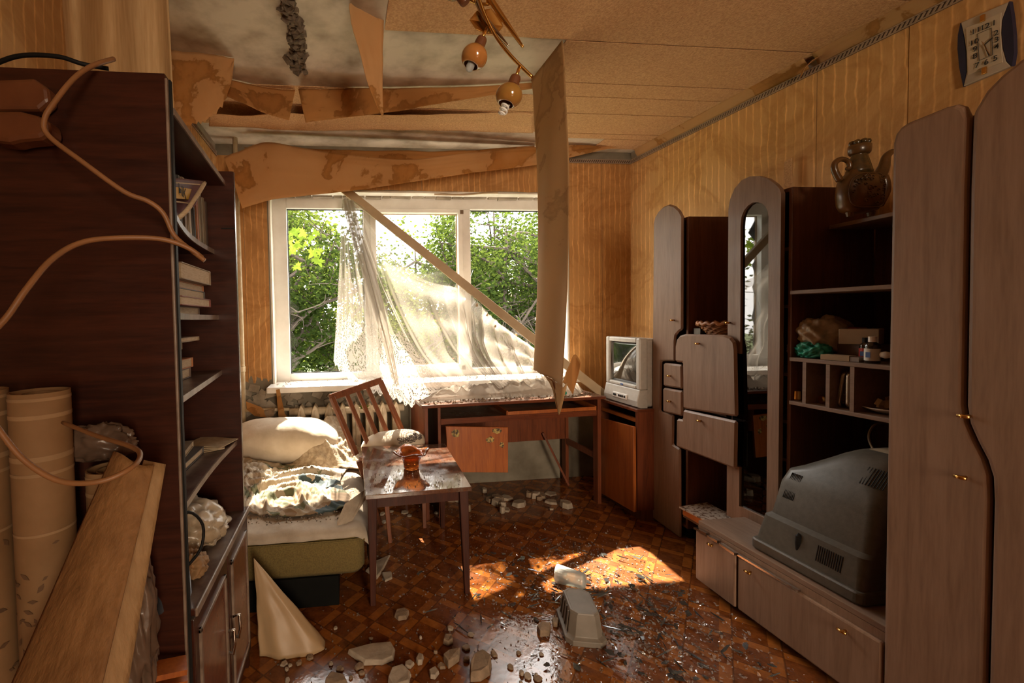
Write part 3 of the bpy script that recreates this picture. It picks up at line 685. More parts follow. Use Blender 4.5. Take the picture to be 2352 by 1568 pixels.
# ---- secretary between the two cabinets
t = thing('secretary', 'grey-brown secretary with rounded drop front and two small drawers', 'cabinet', (2.08, 2.12, 0))
box(1.90, 2.285, 1.99, 2.258, 1.135, 1.152).build('top_panel', M['unitd'], t); box(1.90, 2.285, 1.99, 2.258, .545, .562).build('bottom_panel', M['unitd'], t)
box(2.27, 2.285, 1.99, 2.258, .16, 1.135).build('back_panel', M['unitd'], t); box(1.90, 2.27, 2.0, 2.258, .76, .775).build('shelf', M['unitd'], t)
box(1.88, 2.285, 1.99, 2.258, .135, .153).build('niche_floor', M['unity'], t)
for y in (2.02, 2.23): box(1.96, 2.2, y - .015, y + .015, 0, .135).build('foot', M['black'], t)
d = panel('drop_front', [(1549, 831), (1549, 795), (1552, 780), (1559, 771), (1572, 767), (1662, 769), (1677, 774), (1686, 785), (1689, 803), (1692, 957), (1567, 938), (1566, 832)], 1.862, M['unit'], t, .02, .008)
handle(1607, 789, 1.862, d)
d = panel('drawer', [(1522, 833), (1565, 838), (1566, 893), (1522, 886)], 1.866, M['unit'], t, .03, .007); handle(1541, 863, 1.866, d)
d = panel('drawer', [(1521, 890), (1566, 898), (1566, 956), (1521, 945)], 1.866, M['unit'], t, .03, .007); handle(1541, 921, 1.866, d)
d = panel('flap', [(1552, 961), (1566, 963), (1567, 940), (1691, 967), (1689, 1078), (1551, 1025)], 1.862, M['unit'], t, .02, .008); handle(1611, 966, 1.862, d)
# ---- glazed arched cabinet
t = thing('glazed_cabinet', 'taller grey-brown cabinet with arched glass door reflecting the curtain', 'cabinet', (2.08, 1.84, 0))
carcass(1.912, 2.31, 1.692, 1.985, .24, 1.815, t)
outer = [(1672, 640), (1673, 480), (1677, 457), (1687, 433), (1703, 414), (1722, 405), (1743, 404), (1763, 410), (1780, 422), (1790, 433), (1794, 444), (1792, 640)]
inner = [(1701, 640), (1701, 520), (1703, 498), (1709, 483), (1718, 472), (1729, 465), (1739, 464), (1750, 467), (1758, 474), (1763, 484), (1765, 498), (1765, 640)]
b = MB(); O = [P(a, c, X=XD) for a, c in outer]; I = [P(a, c, X=XD) for a, c in inner]
O[0].z = I[0].z = O[-1].z = I[-1].z = 1.40
for i in range(len(O) - 1): b.prism([O[i], O[i+1], I[i+1], I[i]], (.02, 0, 0))
yo0, yi0, yi1, yo1 = O[0].y, I[0].y, I[-1].y, O[-1].y
def q(y0, y1, z0, z1): b.box(XD, XD + .02, min(y0, y1), max(y0, y1), z0, z1)
q(yo0, yi0, 1.165, 1.40); b.prism([(XD, yo0, 1.165), (XD, yi0, 1.165), (XD, yi0, 1.085), (XD, yi0 + .02, 1.09), (XD, yo0 - .012, 1.13)], (.02, 0, 0))
q(yi1, yo1, .30, 1.40); q(yo0, yo1, .27, .345); q(yo0, yi0, .345, .535)
d = b.build('door_frame', M['unit'], t)
bm = bmesh.new(); bm.from_mesh(d.data); bmesh.ops.remove_doubles(bm, verts=bm.verts, dist=.0005); bm.to_mesh(d.data); bm.free()
gi = [(XD + .012, p.y, p.z) for p in I]
MB().prism([(XD + .012, yi0, .34)] + gi + [(XD + .012, yi1, .34)], (.004, 0, 0)).build('glass', M['mirrorglass'], t)
MB().prism([(XD + .012, yi0 + .05, .54), (XD + .012, yi0 + .05, 1.085), (XD + .012, yi0 - .002, 1.085), (XD + .012, yi0 - .002, .54)], (.004, 0, 0)).build('glass', M['mirrorglass'], t)
handle(1677, 741, XD, d)
for z in (.62, .79, 1.0, 1.3, 1.55): box(1.93, 2.30, 1.708, 1.969, z, z + .014).build('shelf', M['unity'], t)
for y in (1.73, 1.95): box(1.95, 2.25, y - .02, y + .02, 0, .24).build('foot', M['unitd'], t)
# ---- open shelving
t = thing('shelf_unit', 'open dark shelving with grey-edged shelves between glass cabinet and wardrobe', 'shelf', (2.1, 1.42, 0.9))
box(2.315, 2.33, 1.145, 1.69, .31, 1.645).build('back_panel', M['unitd'], t)
for z in (1.373, 1.088, .901): box(1.90, 2.314, 1.145, 1.69, z - .016, z).build('shelf', M['unity'], t, bevel=.002)
MB().prism([(2.085, 1.69, 1.634), (2.04, 1.40, 1.634), (2.03, 1.145, 1.634), (2.34, 1.145, 1.634), (2.34, 1.69, 1.634)], (0, 0, .016)).build('shelf', M['unity'], t, bevel=.002)
for px in (1847, 1901, 1957):
    y = P(px, 880, X=1.90).y; box(1.90, 2.31, y - .007, y + .007, .901, 1.072).build('divider', M['unity'], t)
# ---- low television stand
t = thing('television_stand', 'low grey-brown stand with two drop flaps under the big television', 'stand', (1.95, 1.5, 0))
SX = 1.622
MB().prism([(SX + .012, 1.15, .292), (SX + .012, 1.87, .292), (1.875, 1.87, .292), (1.875, 1.688, .292), (2.30, 1.688, .292), (2.30, 1.15, .292)], (0, 0, .02)).build('top_panel', M['unity'], t, bevel=.002)
box(SX + .012, SX + .03, 1.15, 1.87, .262, .291).build('front_rail', M['unit'], t)
box(SX + .03, 1.875, 1.852, 1.87, .03, .291).build('side_panel', M['unitd'], t); box(SX + .03, 2.30, 1.15, 1.168, .03, .291).build('side_panel', M['unitd'], t)
box(SX + .03, 1.875, 1.168, 1.852, .03, .05).build('bottom_panel', M['unitd'], t); box(1.857, 1.875, 1.168, 1.852, .05, .291).build('back_panel', M['unitd'], t)
box(SX + .05, 1.85, 1.17, 1.85, 0, .03).build('plinth', M['black'], t)
d = MB().prism([(SX, 1.872, .035), (SX, 1.872, .268), (SX - .004, 1.658, .268), (SX - .004, 1.658, .035)], (.018, 0, 0)).build('flap', M['unit'], t, bevel=.006); handle(1638, 1250, SX, d)
d = MB().prism([(SX, 1.650, .035), (SX, 1.650, .262), (SX, 1.150, .262), (SX, 1.150, .035)], (.018, 0, 0)).build('flap', M['unit'], t, bevel=.007); handle(1725, 1313, SX, d); handle(1943, 1448, SX, d)
MB().bar((SX - .004, 1.868, .278), (SX - .002, 1.80, .282), .02, .010).bar((SX - .004, 1.79, .276), (SX - .002, 1.74, .277), .02, .010).bar((SX - .002, 1.73, .272), (SX - .006, 1.65, .270), .02, .010).build('bent_hinge_strip', M['chrome'], t)
MB().bar((SX + .002, 1.648, .268), (SX + .002, 1.40, .268), .012, .008).build('hinge_strip', M['chrome'], t)
# ---- wardrobe
t = thing('wardrobe', 'large grey-brown wardrobe with wavy door edge at the right', 'wardrobe', (2.0, 0.7, 0))
WX = 1.62
carcass(WX + .03, 2.33, .30, 1.143, .04, 1.79, t)
box(WX + .06, 2.3, .33, 1.12, 0, .04).build('plinth', M['black'], t)
edge = [(.985, 1.78), (.987, 1.60), (.985, 1.2), (.984, 1.03), (.978, .985), (.962, .94), (.945, .90), (.935, .86), (.932, .80), (.932, .05)]
ld = [(1.146, .05), (1.146, 1.775), (1.140, 1.80), (1.128, 1.815), (1.110, 1.822), (1.030, 1.828), (1.010, 1.825), (.995, 1.812)] + edge
d = MB().prism([(WX, y, z) for y, z in ld], (.022, 0, 0)).build('door', M['unit'], t, bevel=.010, seg=3)
rd = [(y - .008, z) for y, z in reversed(edge)] + [(.975, 1.79), (.955, 1.83), (.93, 1.855), (.90, 1.875), (.86, 1.89), (.80, 1.90), (.60, 1.90), (.52, 1.86), (.50, 1.8), (.50, .05)]
d2 = MB().prism([(WX - .004, y, z) for y, z in rd], (.022, 0, 0)).build('door', M['unit'], t, bevel=.010, seg=3)
handle(2226, 955, WX - .004, d2, .022); handle(2218, 1095, WX, d, .022)
d = MB().prism([(WX, .49, .05), (WX, .49, 1.80), (WX, .32, 1.80), (WX, .32, .05)], (.022, 0, 0)).build('door', M['unit'], t, bevel=.01)

# ---- big television lying face down on the stand
t = thing('television', 'big dark grey tube television lying face down on the low stand', 'television', (1.9, 1.42, .313))
def rrect(x0, x1, y0, y1, z, r, n=5):
    out = []
    for cx, cy, a0 in ((x1 - r, y1 - r, 0), (x0 + r, y1 - r, PI/2), (x0 + r, y0 + r, PI), (x1 - r, y0 + r, 3*PI/2)):
        for k in range(n + 1):
            a = a0 + PI/2*k/n; out.append(Vector((cx + r*math.cos(a), cy + r*math.sin(a), z)))
    return out
def loftloops(loops):
    b = MB(); n = len(loops[0]); base = b.add([p for l in loops for p in l], [])
    for j in range(len(loops) - 1):
        for k in range(n): b.f.append((j*n+k, j*n+(k+1) % n, (j+1)*n+(k+1) % n, (j+1)*n+k))
    b.f.append(tuple(range(n-1, -1, -1))); b.f.append(tuple((len(loops)-1)*n+k for k in range(n))); return b
loftloops([rrect(1.662, 2.14, 1.235, 1.625, .313, .02), rrect(1.655, 2.145, 1.23, 1.63, .322, .025), rrect(1.655, 2.145, 1.23, 1.63, .352, .025), rrect(1.66, 2.14, 1.235, 1.625, .358, .02)]).build('bezel', M['tvdark'], t, bevel=.003)
SH = [(.358, 1.668, 2.13, 1.24, 1.618, .02), (.46, 1.690, 2.12, 1.243, 1.610, .03), (.472, 1.712, 2.12, 1.247, 1.600, .03), (.60, 1.742, 2.115, 1.247, 1.596, .04), (.650, 1.760, 2.11, 1.248, 1.586, .05), (.672, 1.775, 2.10, 1.25, 1.555, .07), (.715, 1.805, 2.09, 1.252, 1.500, .08), (.745, 1.832, 2.07, 1.256, 1.462, .07), (.765, 1.858, 2.05, 1.262, 1.432, .06), (.776, 1.885, 2.03, 1.275, 1.405, .05)]
h = loftloops([rrect(x0, x1, y0, y1, z, r) for z, x0, x1, y0, y1, r in SH]).build('shell', M['tvdark'], t, smooth=True)
h.modifiers.new('es', 'EDGE_SPLIT').split_angle = math.radians(30)
def slat_lines(name, pa, pb, pc, n, parent, mat, w=.0024):      # n slots between corner pa -> pb, running towards pc
    pa, pb, pc = Vector(pa), Vector(pb), Vector(pc)
    for i in range(n):
        s = pa.lerp(pb, (i + .5)/n); MB().bar(s, s + (pc - pa), w, w*.8, up=(pb - pa)).build(name, mat, parent)
def shellx(z):
    for a_, c_ in zip(SH[:-1], SH[1:]):
        if z <= c_[0]: return a_[1] + (c_[1] - a_[1])*(z - a_[0])/(c_[0] - a_[0])
    return SH[-1][1]
for (y0, y1, z0, z1, n, dy) in ((1.390, 1.305, .440, .385, 12, 0), (1.548, 1.505, .645, .545, 8, .012)):
    slat_lines('vent_slot', (shellx(z0) - .0005, y0, z0), (shellx(z0) - .0005, y1, z0), (shellx(z1) - .0005, y0 + dy, z1), n, t, M['black'])
slat_lines('vent_slot', (shellx(.735), 1.34, .735), (shellx(.735), 1.265, .735), (shellx(.68), 1.34, .68), 9, t, M['black'])
MB().lathe((shellx(.41) + .004, 1.455, .41), [(.001, -.042), (.009, -.03), (.011, 0), (.009, .03), (.001, .042)], 12).build('grip_slot', M['black'], t)
MB().prism([(1.90, 1.395, .7762), (1.90, 1.30, .7762), (1.98, 1.30, .7762), (1.98, 1.395, .7762)], (0, 0, .0015)).build('paper_label', M['card'], t)
# cable looping from the wall behind it
o = MB().tube(curve([P(2040, 972, X=2.25), P(2010, 975, X=2.15), P(1995, 1000, X=2.1), P(2005, 1030, X=2.05), P(2030, 1052, X=2.02), P(2060, 1060, X=2.05)], 24), .004, 6).build('television_cable', M['card'], None, (2.1, 1.4, .9)); tag(o, 'thin pale cable looping above the big television', 'cable')

# ---- small cabinet with the silver television
t = thing('bedside_cabinet', 'orange-brown veneer cabinet with its door sprung open under the silver television', 'cabinet', (1.97, 2.73, 0))
cx0, cx1, cy0, cy1 = 1.775, 2.22, 2.50, 2.95
box(cx0, cx1, cy0, cy0 + .018, .07, .682).build('side_panel', M['desky'], t); box(cx0, cx1, cy1 - .018, cy1, .07, .682).build('side_panel', M['desky'], t)
box(cx0 - .006, cx1, cy0 - .003, cy1 + .003, .682, .70).build('top_panel', M['desk'], t, bevel=.002); box(cx0, cx1, cy0 + .018, cy1 - .018, .07, .088).build('bottom_panel', M['desky'], t)
box(cx1 - .01, cx1, cy0 + .018, cy1 - .018, .088, .682).build('back_panel', M['desky'], t); box(cx0 + .02, cx0 + .04, cy0 + .018, cy1 - .018, .61, .632).build('rail', M['desko'], t)
box(cx0 + .03, cx1, cy0 + .01, cy1 - .01, 0, .07).build('plinth', M['unitd'], t)
d = MB().prism([P(1373, 958, X=1.752), P(1454, 980, X=1.745), P(1456, 1176, X=1.745), P(1378, 1131, X=1.752)], (.018, 0, 0)).build('door', M['desko'], t, bevel=.002)
MB().bar((cx0 - .01, 2.955, .35), (cx0 + .02, 2.965, .35), .02, .05).build('hinge', M['brass'], t)
t = thing('silver_television', 'small silver tube television on the orange-brown cabinet', 'television', (1.97, 2.69, .701))
y0, y1, z0, z1, x0 = 2.515, 2.865, .715, 1.135, 1.80
b = MB(); W = y1 - y0; H = z1 - z0
b.box(x0, x0 + .055, y0, y0 + .035, z0 + .10, z1).box(x0, x0 + .055, y1 - .035, y1, z0 + .10, z1).box(x0, x0 + .055, y0 + .035, y1 - .035, z1 - .03, z1).box(x0, x0 + .055, y0 + .035, y1 - .035, z0 + .10, z0 + .125)
b.build('bezel', M['tvgrey'], t, bevel=.008)
b = MB(); prof = [(x0 + .01, z0 - .014), (x0 - .012, z0 - .006), (x0 - .016, z0 + .03), (x0 - .004, z0 + .08), (x0, z0 + .10), (x0 + .055, z0 + .10), (x0 + .055, z0 - .014)]
b.prism([(x, y0, z) for x, z in prof], (0, W, 0)).build('chin', M['tvgrey'], t, bevel=.004)
b = MB().grid(lambda u, v: (x0 + .022 - .018*(1 - (2*u-1)**2)*(1 - (2*v-1)**2), y1 - .033 - (W - .066)*u, z0 + .123 + (H - .151)*v), 12, 12); b.build('screen', M['screen'], t, smooth=True, solid=.006)
loftloops([[Vector((x0 + .055 + dx, p.x, p.y)) for p in [Vector((a.x, a.y, 0)) for a in rrect(y0 + s, y1 - s, z0 - .012 + s*.3, z1 - s, 0, .02)]] for dx, s in ((0, .004), (.12, .008), (.2, .05), (.32, .09))]).build('shell', M['tvgrey'], t, smooth=False)
b = box(x0 - .020, x0 - .010, 2.615, 2.76, z0 + .022, z0 + .056).build('control_panel', M['white'], t, bevel=.003)
for i, y in enumerate((2.735, 2.69, 2.672, 2.654, 2.632)): box(x0 - .0225, x0 - .018, y - (.014 if i == 0 else .006), y + (.014 if i == 0 else .006), z0 + .033, z0 + .046).build('button', M['black'], b)
box(x0 - .003, x0 + .002, 2.675, 2.70, z0 + .108, z0 + .118).build('badge', M['blue'], t)

# ---- desk under the window
dl = Vector((.494, 2.725, 0)); ex = Vector((1.25, .06, 0)).normalized(); ey = Vector((-ex.y, ex.x, 0)); mR = Matrix(((ex.x, ey.x, 0), (ex.y, ey.y, 0), (0, 0, 1)))
t = thing('desk', 'dark red-brown writing desk under the window with loose front panels', 'desk', dl)
def DB(x0, x1, y0, y1, z0, z1):
    return MB().obox(dl + ex*((x0+x1)/2) + ey*((y0+y1)/2) + Vector((0, 0, (z0+z1)/2)), (x1-x0)/2, (y1-y0)/2, (z1-z0)/2, mR)
DB(-.02, 1.25, -.01, .46, .715, .735).build('desktop', M['desk'], t, bevel=.003)
DB(.0, .02, .0, .45, .0, .715).build('side_panel', M['desky'], t); DB(.09, .108, .02, .45, .0, .715).build('pedestal_panel', M['desky'], t)
DB(.108, 1.195, .025, .44, .618, .634).build('shelf', M['desk'], t); DB(.108, 1.195, .01, .026, .602, .638).build('front_lip', M['desk'], t)
DB(.108, 1.19, .40, .415, .34, .618).build('modesty_panel', M['desky'], t)
DB(1.195, 1.22, .0, .05, .0, .715).build('leg', M['desky'], t); DB(1.195, 1.22, .40, .45, .0, .715).build('leg', M['desky'], t); DB(1.195, 1.22, .05, .40, .58, .715).build('end_rail', M['desky'], t); DB(1.198, 1.217, .05, .40, .30, .34).build('end_rail', M['desky'], t)
MB().bar(dl + ex*1.0 + ey*.38 + Vector((0, 0, .40)), dl + ex*1.16 + ey*.3 + Vector((0, 0, .02)), .02, .014).build('brace', M['desky'], t)
d = MB().prism([P(1024, 979, Y=2.70), P(1167, 981, Y=2.70), P(1167, 1085, Y=2.685), P(1030, 1084, Y=2.685)], (.0, .016, 0)).build('hanging_door', M['desko'], t, bevel=.002)
M['sticker'] = plain('worn_sticker', (0.50, 0.36, 0.10), 0.6, c2=(0.06, 0.035, 0.015), nscale=60, nmix=(.42, .55))
for px, py, w_, h_ in ((1047, 995, 11, 12), (1140, 989, 12, 7), (1126, 1010, 11, 8), (1153, 1021, 6, 7)):
    rr = random.Random(px); MB().prism([P(px + math.cos(a)*w_*rr.uniform(.7, 1.1), py + math.sin(a)*h_*rr.uniform(.7, 1.1), Y=2.6985 - .015*(py - 980)/105) for a in [k*2*PI/9 for k in range(9)]], (0, .004, 0)).build('sticker', M['sticker'], d)
# drawer dropped out of its runners
dr = MB(); a0 = dl + ex*.56 + ey*.02 + Vector((0, 0, .650)); a1 = dl + ex*1.16 + ey*(-.03) + Vector((0, 0, .662))
dr.bar(a0, a1, .014, .022).bar(a0 + ey*.36 + Vector((0, 0, .02)), a1 + ey*.36 + Vector((0, 0, .02)), .012, .03).bar(a0, a0 + ey*.36 + Vector((0, 0, .02)), .012, .03).bar(a1, a1 + ey*.36 + Vector((0, 0, .02)), .012, .03)
dr.build('drawer', M['desko'], t)

# ---- low table
tt = thing('coffee_table', 'small dark lacquered table covered with water and grit', 'table', (.32, 2.28, 0))
c4 = [Vector((.075, 1.915, .49)), Vector((.565, 1.94, .49)), Vector((.60, 2.635, .49)), Vector((.088, 2.66, .49))]
M['wettop'] = None
def wettop():
    k = NT('wet_table_top'); vec = k.coord((16, 1.2, 16)); f = k.noise(vec, 4, 5)
    base = k.ramp(f, [(.35, (.075, .030, .018)), (.65, (.13, .055, .03))])
    dn = k.noise(k.coord((1, 1, 1)), 14, 6, .7); dm = k.ramp(dn, [(.50, (0, 0, 0)), (.60, (1, 1, 1))])
    k.set(k.b.inputs['Base Color'], k.mix(k.math('MULTIPLY', dm, .55), base, (.16, .125, .095)))
    k.set(k.b.inputs['Roughness'], k.ramp(k.noise(k.coord((1, 1, 1)), 6, 5), [(.42, (.03, .03, .03)), (.58, (.28, .28, .28))]))
    k.b.inputs['Coat Weight'].default_value = .5; k.b.inputs['Coat Roughness'].default_value = .04; return k.m
M['wettop'] = wettop()
MB().prism(c4, (0, 0, .02)).build('table_top', M['wettop'], tt, bevel=.003)
cen = sum(c4, Vector()) / 4; ap = [c.lerp(cen, .14) for c in c4]
for i in range(4):
    p, q_ = ap[i], ap[(i+1) % 4]
    MB().bar(p + Vector((0, 0, -.028)), q_ + Vector((0, 0, -.028)), .018, .055).build('apron', M['tableleg'], tt)
    lp = c4[i].lerp(cen, .13); bt = Vector((c4[i].x*.90 + cen.x*.10, c4[i].y*.93 + cen.y*.07, 0))
    MB().bar((lp.x, lp.y, .488), bt, .044, .036, up=(0, 1, 0), w2=.024, h2=.024).build('leg', M['tableleg'], tt, bevel=.003)
# amber vase with a ruffled lip, left standing on the table
vb = P(945, 1075, Z=.511)
def ruf(r, z, a, j):
    k = max(0, (z - .05)/.055)
    return r*(1 + .13*k*math.sin(4*a + .5)), z + .011*k*math.sin(4*a + 1.2)
o = MB().lathe(vb, [(0, 0), (.034, 0), (.040, .006), (.040, .022), (.046, .045), (.060, .066), (.078, .082), (.090, .086), (.092, .090), (.086, .093), (.066, .080), (.046, .058), (.034, .03), (.024, .018), (0, .016)], 60, mod=ruf).build('amber_vase', M['amber'], None, vb, smooth=True); tag(o, 'amber glass vase with ruffled lip on the wet table', 'vase')

# ---- tipped chair
t = thing('chair', 'wooden slat-back chair leaning askew behind the low table', 'chair', (.30, 2.72, 0))
A = P(762, 912, Y=2.70); B = P(873, 874, Y=2.95); A2 = P(812, 1030, Y=2.66); B2 = P(925, 992, Y=2.92)
bk = (A2 - A); rl = (B - A).normalized(); fw = Vector((rl.y, -rl.x, 0)).normalized()
for p, q_ in ((A, A2), (B, B2)): MB().bar(p, q_ + bk*.12, .034, .026, up=fw).build('back_post', M['chair'], t, bevel=.004)
MB().bar(A - rl*.012, B + rl*.012, .020, .042, up=bk).build('top_rail', M['chair'], t, bevel=.004)
for f in (.27, .49, .70):
    MB().bar(A.lerp(B, f), A2.lerp(B2, f) + bk*.05, .030, .013, up=fw).build('slat', M['chair'], t, bevel=.002)
fw = Vector((rl.y, -rl.x, 0)).normalized()
sA = A2 + Vector((0.03, 0, -.085)); sB = B2 + Vector((.03, 0, -.12)); sA.z = .425; sB.z = .435
fR = Vector((.462, 2.66, .435)); MB().prism([sA, sB, fR, sA + fw*.22 + Vector((0, 0, .005))], (0, 0, .025)).build('seat', M['chair'], t, bevel=.006)
for p, q_ in ((sA + fw*.22, P(896, 1246, Z=0)), (fR, Vector((.462, 2.62, 0))), (sA, Vector((.20, 2.70, 0))), (sB, Vector((.40, 2.98, 0)))):
    MB().bar(p, q_, .034, .030, up=(0, 1, 0), w2=.022, h2=.02).build('leg', M['chair'], t, bevel=.003)
# cushion with scroll print on its seat
def blob(c, rx, ry, rz, seed, wr, e=2.6, n=40, m=24, rot=None):
    mm = rot if rot is not None else Matrix.Identity(3); c = Vector(c)
    def fn(u, v):
        a = 2*PI*u; p = PI*(v - .5); sg = lambda x, k: math.copysign(abs(x)**k, x)
        d = Vector((rx*sg(math.cos(a), 2/e)*math.cos(p), ry*sg(math.sin(a), 2/e)*math.cos(p), rz*sg(math.sin(p), .9)))
        k = 1 + wr*fbm(d.x, d.y, d.z + seed, 9, 3)
        return c + mm @ (d*k)
    return MB().grid(fn, n, m)
M['scroll'] = plain('cushion_cloth', (.62, .54, .43), .9, c2=(.5, .42, .32), nscale=8)
cc = P(903, 1020, Y=2.75); crot = Euler((.18, -.12, -.12)).to_matrix()
t = thing('scroll_cushion', 'cream cushion with dark scroll border on the tipped chair', 'cushion', cc)
blob(cc, .205, .10, .085, 3, .03, rot=crot).build('cover', M['scroll'], t, smooth=True)
def csurf(a, p):
    sg = lambda x, k: math.copysign(abs(x)**k, x)
    return cc + crot @ (Vector((.205*sg(math.cos(a), 2/2.6)*math.cos(p), .10*sg(math.sin(a), 2/2.6)*math.cos(p), .085*sg(math.sin(p), .9)))*1.035)
M['scrollink'] = plain('scroll_ink', (.05, .028, .02), .9)
b = MB()
for i in range(16):
    a0 = -1.35 + (i//2)*.16; p0 = .50 + .22*(i % 2) + .05*math.sin(i); r0 = .105
    b.tube([csurf(a0 + math.cos(q_)*r0*(1 - q_/13), p0 + math.sin(q_)*r0*1.2*(1 - q_/13)) for q_ in [k*.5 for k in range(23)]], .0018, 4)
b.build('scroll_print', M['scrollink'], t)

# ================================================================== SOFA BED AND BEDDING
M['plinth'] = plain('black_cloth_plinth', (0.010, 0.010, 0.009), 0.95, spec=.05)
t = thing('sofa_bed', 'mustard-green sofa bed on a black plinth box', 'bed', (-.4, 2.5, 0))
box(-.86, -.05, 1.96, 2.98, 0, .135).build('plinth', M['plinth'], t, bevel=.004)
loftloops([rrect(-.872, .055, 1.975, 3.05, .135, .05), rrect(-.875, .07, 1.955, 3.06, .16, .06), rrect(-.875, .07, 1.955, 3.06, .28, .06), rrect(-.872, .06, 1.965, 3.05, .315, .05), rrect(-.86, .035, 1.99, 3.04, .335, .05)]).build('seat_block', M['sofa'], t, smooth=True).modifiers.new('es', 'EDGE_SPLIT').split_angle = math.radians(60)
MB().tube(curve([(-.87, 1.953, .295), (-.4, 1.951, .30), (0, 1.953, .30), (.055, 1.975, .30), (.07, 2.03, .30), (.072, 3.0, .30)], 40), .004, 5).build('piping', M['sofa'], t, smooth=True)
# sheet over the sofa bed
def sh(u, v):
    x = -.875 + .955*u; y = 1.945 + 1.1*v
    e = max(0, (x - .02)/.06); f = max(0, (1.985 - y)/.04)
    z = .346 + .006*fbm(x, y, 0, 9, 3) + .010*max(0, nz(x*3 + y*5, y*2, 1)) - .05*min(1, e)**2 - .035*min(1, f)**2
    return (x + .02*min(1, e), y, z)
o = MB().grid(sh, 70, 70).build('bed_sheet', M['sheet'], None, (-.4, 2.5, .34), smooth=True, solid=.004); tag(o, 'dusty pale sheet littered with crumbs on the sofa bed', 'sheet')
def sk(u, v):      # hem that has slid off the side
    y = 1.985 + .75*u; d = v*(.23 - .10*u + .03*nz(u*6, 2))
    return (.083 + .025*v + .022*nz(u*9, v*1.5, 4) + .012*v*math.sin(u*22), y - .02*v, .30 - d)
o = MB().grid(sk, 50, 14).build('hanging_hem', M['sheethem'] if 'sheethem' in M else M['sheet'], None, (.1, 2.3, .2), smooth=True, solid=.003); tag(o, 'cream cover hem hanging down the side of the sofa bed', 'cloth')
# rumpled blanket
def blanket_mat():
    k = NT('printed_blanket'); v = k.n('ShaderNodeTexVoronoi'); v.inputs['Scale'].default_value = 4.2; vec = k.coord((1, 1, 1), kind='UV'); 
    w_ = k.n('ShaderNodeVectorMath'); k.set(w_.inputs[0], vec); nn = k.t.nodes.new('ShaderNodeTexNoise'); nn.inputs['Scale'].default_value = 5; k.set(nn.inputs['Vector'], vec); k.t.links.new(nn.outputs[1], w_.inputs[1])
    k.set(v.inputs['Vector'], w_.outputs[0]); sp = k.n('ShaderNodeSeparateColor'); k.t.links.new(v.outputs['Color'], sp.inputs[0])
    base = k.ramp(sp.outputs[0], [(0.0, (.34, .275, .195)), (.34, (.22, .145, .08)), (.54, (.38, .325, .25)), (.72, (.12, .125, .065)), (.86, (.028, .05, .055))])
    k.t.nodes[-1].color_ramp.interpolation = 'CONSTANT' if hasattr(k.t.nodes[-1], 'color_ramp') else None
    k.set(k.b.inputs['Base Color'], base); k.b.inputs['Roughness'].default_value = .75; k.bump(k.noise(k.coord((1, 1, 1)), 60, 3), .15, .004); return k.m
M['blanket'] = blanket_mat()
def ridge(x, y, s, seed): return 1 - abs(noise.noise(Vector((x*s + seed, y*s - seed, seed)))) * 2.2
def bl(u, v):
    x = -.872 + (.93 - .10*math.sin(v*3))*u; y = 2.17 + .66*v + .05*math.sin(u*7) - .05*u
    k = min(1, 5*u, 5*(1-u), 4*v, 4*(1-v) + .3); k = max(k, 0)
    wx = x + .05*nz(x*4, y*4, 7); wy = y + .05*nz(x*4, y*4, 9)
    ca, sa_ = math.cos(.5 + .8*nz(x*2, y*2, 2)), math.sin(.5 + .8*nz(x*2, y*2, 2)); la = wx*ca + wy*sa_; lb = -wx*sa_ + wy*ca
    z = .036*max(0, ridge(la*.5, lb*1.6, 3.2, 2.0))**2 + .024*max(0, ridge(la*.45 + 3, lb*1.7, 6, 5.0))**2 + .014*max(0, ridge(la*.6, lb*1.8, 10, 9.0))**3 + .008*max(0, ridge(la*.7 + wx, lb*1.5, 17, 12.0))**2 + .004*ridge(wx, wy, 32, 15.0) + .06*max(0, nz(x*2.2, y*2.2, 3))
    return (x, y, .358 + z*(.25 + .75*k))
o = MB().grid(bl, 150, 120).build('blanket', M['blanket'], None, (-.4, 2.5, .36), smooth=True, solid=.006); tag(o, 'rumpled beige and dark green printed blanket on the sofa bed', 'blanket')
# pillow and crumpled coverlet
pc = Vector((-.40, 2.93, .50))
o = blob(pc, .36, .15, .145, 5, .05, 3.2, 56, 30, Euler((.35, .04, 0)).to_matrix()).build('pillow', M['pillow'], None, pc, smooth=True); tag(o, 'big white pillow against the radiator on the sofa bed', 'pillow')
def cv(u, v):
    x = -.42 + .56*u; y = 2.70 + .34*v
    hgt = .23*math.exp(-((u - .52)/.34)**2)*(.25 + .75*v) + .04*max(0, ridge(x, y*.6, 7, 3))**2 + .016*max(0, ridge(x, y, 16, 6))**2 + .006*ridge(x, y, 34, 9)
    return (x + .03*nz(y*9, x*9), y, .36 + hgt*min(1, 4*u, 4*(1-u))*min(1, 3*v + .2))
o = MB().grid(cv, 80, 60).build('coverlet', M['lacecover'], None, (-.14, 2.87, .37), smooth=True, solid=.005); tag(o, 'crumpled cream lace coverlet beside the white pillow', 'coverlet')
# board lying on the edge of the bed
pb = [P(776, 1206, Z=.375), P(812, 1196, Z=.385), P(846, 1132, Z=.43), P(838, 1140, Z=.44), P(800, 1160, Z=.43)]
o = MB().prism([P(774, 1207, Y=1.99), P(806, 1200, Y=2.02), P(845, 1138, Y=2.10), P(838, 1132, Y=2.12), P(792, 1165, Y=2.06)], (0.0, .012, .012)).build('plaster_slab', M['chunkw'], None, P(806, 1200, Y=2.02)); tag(o, 'flat whitewashed plaster slab tilted on the bed corner', 'rubble')

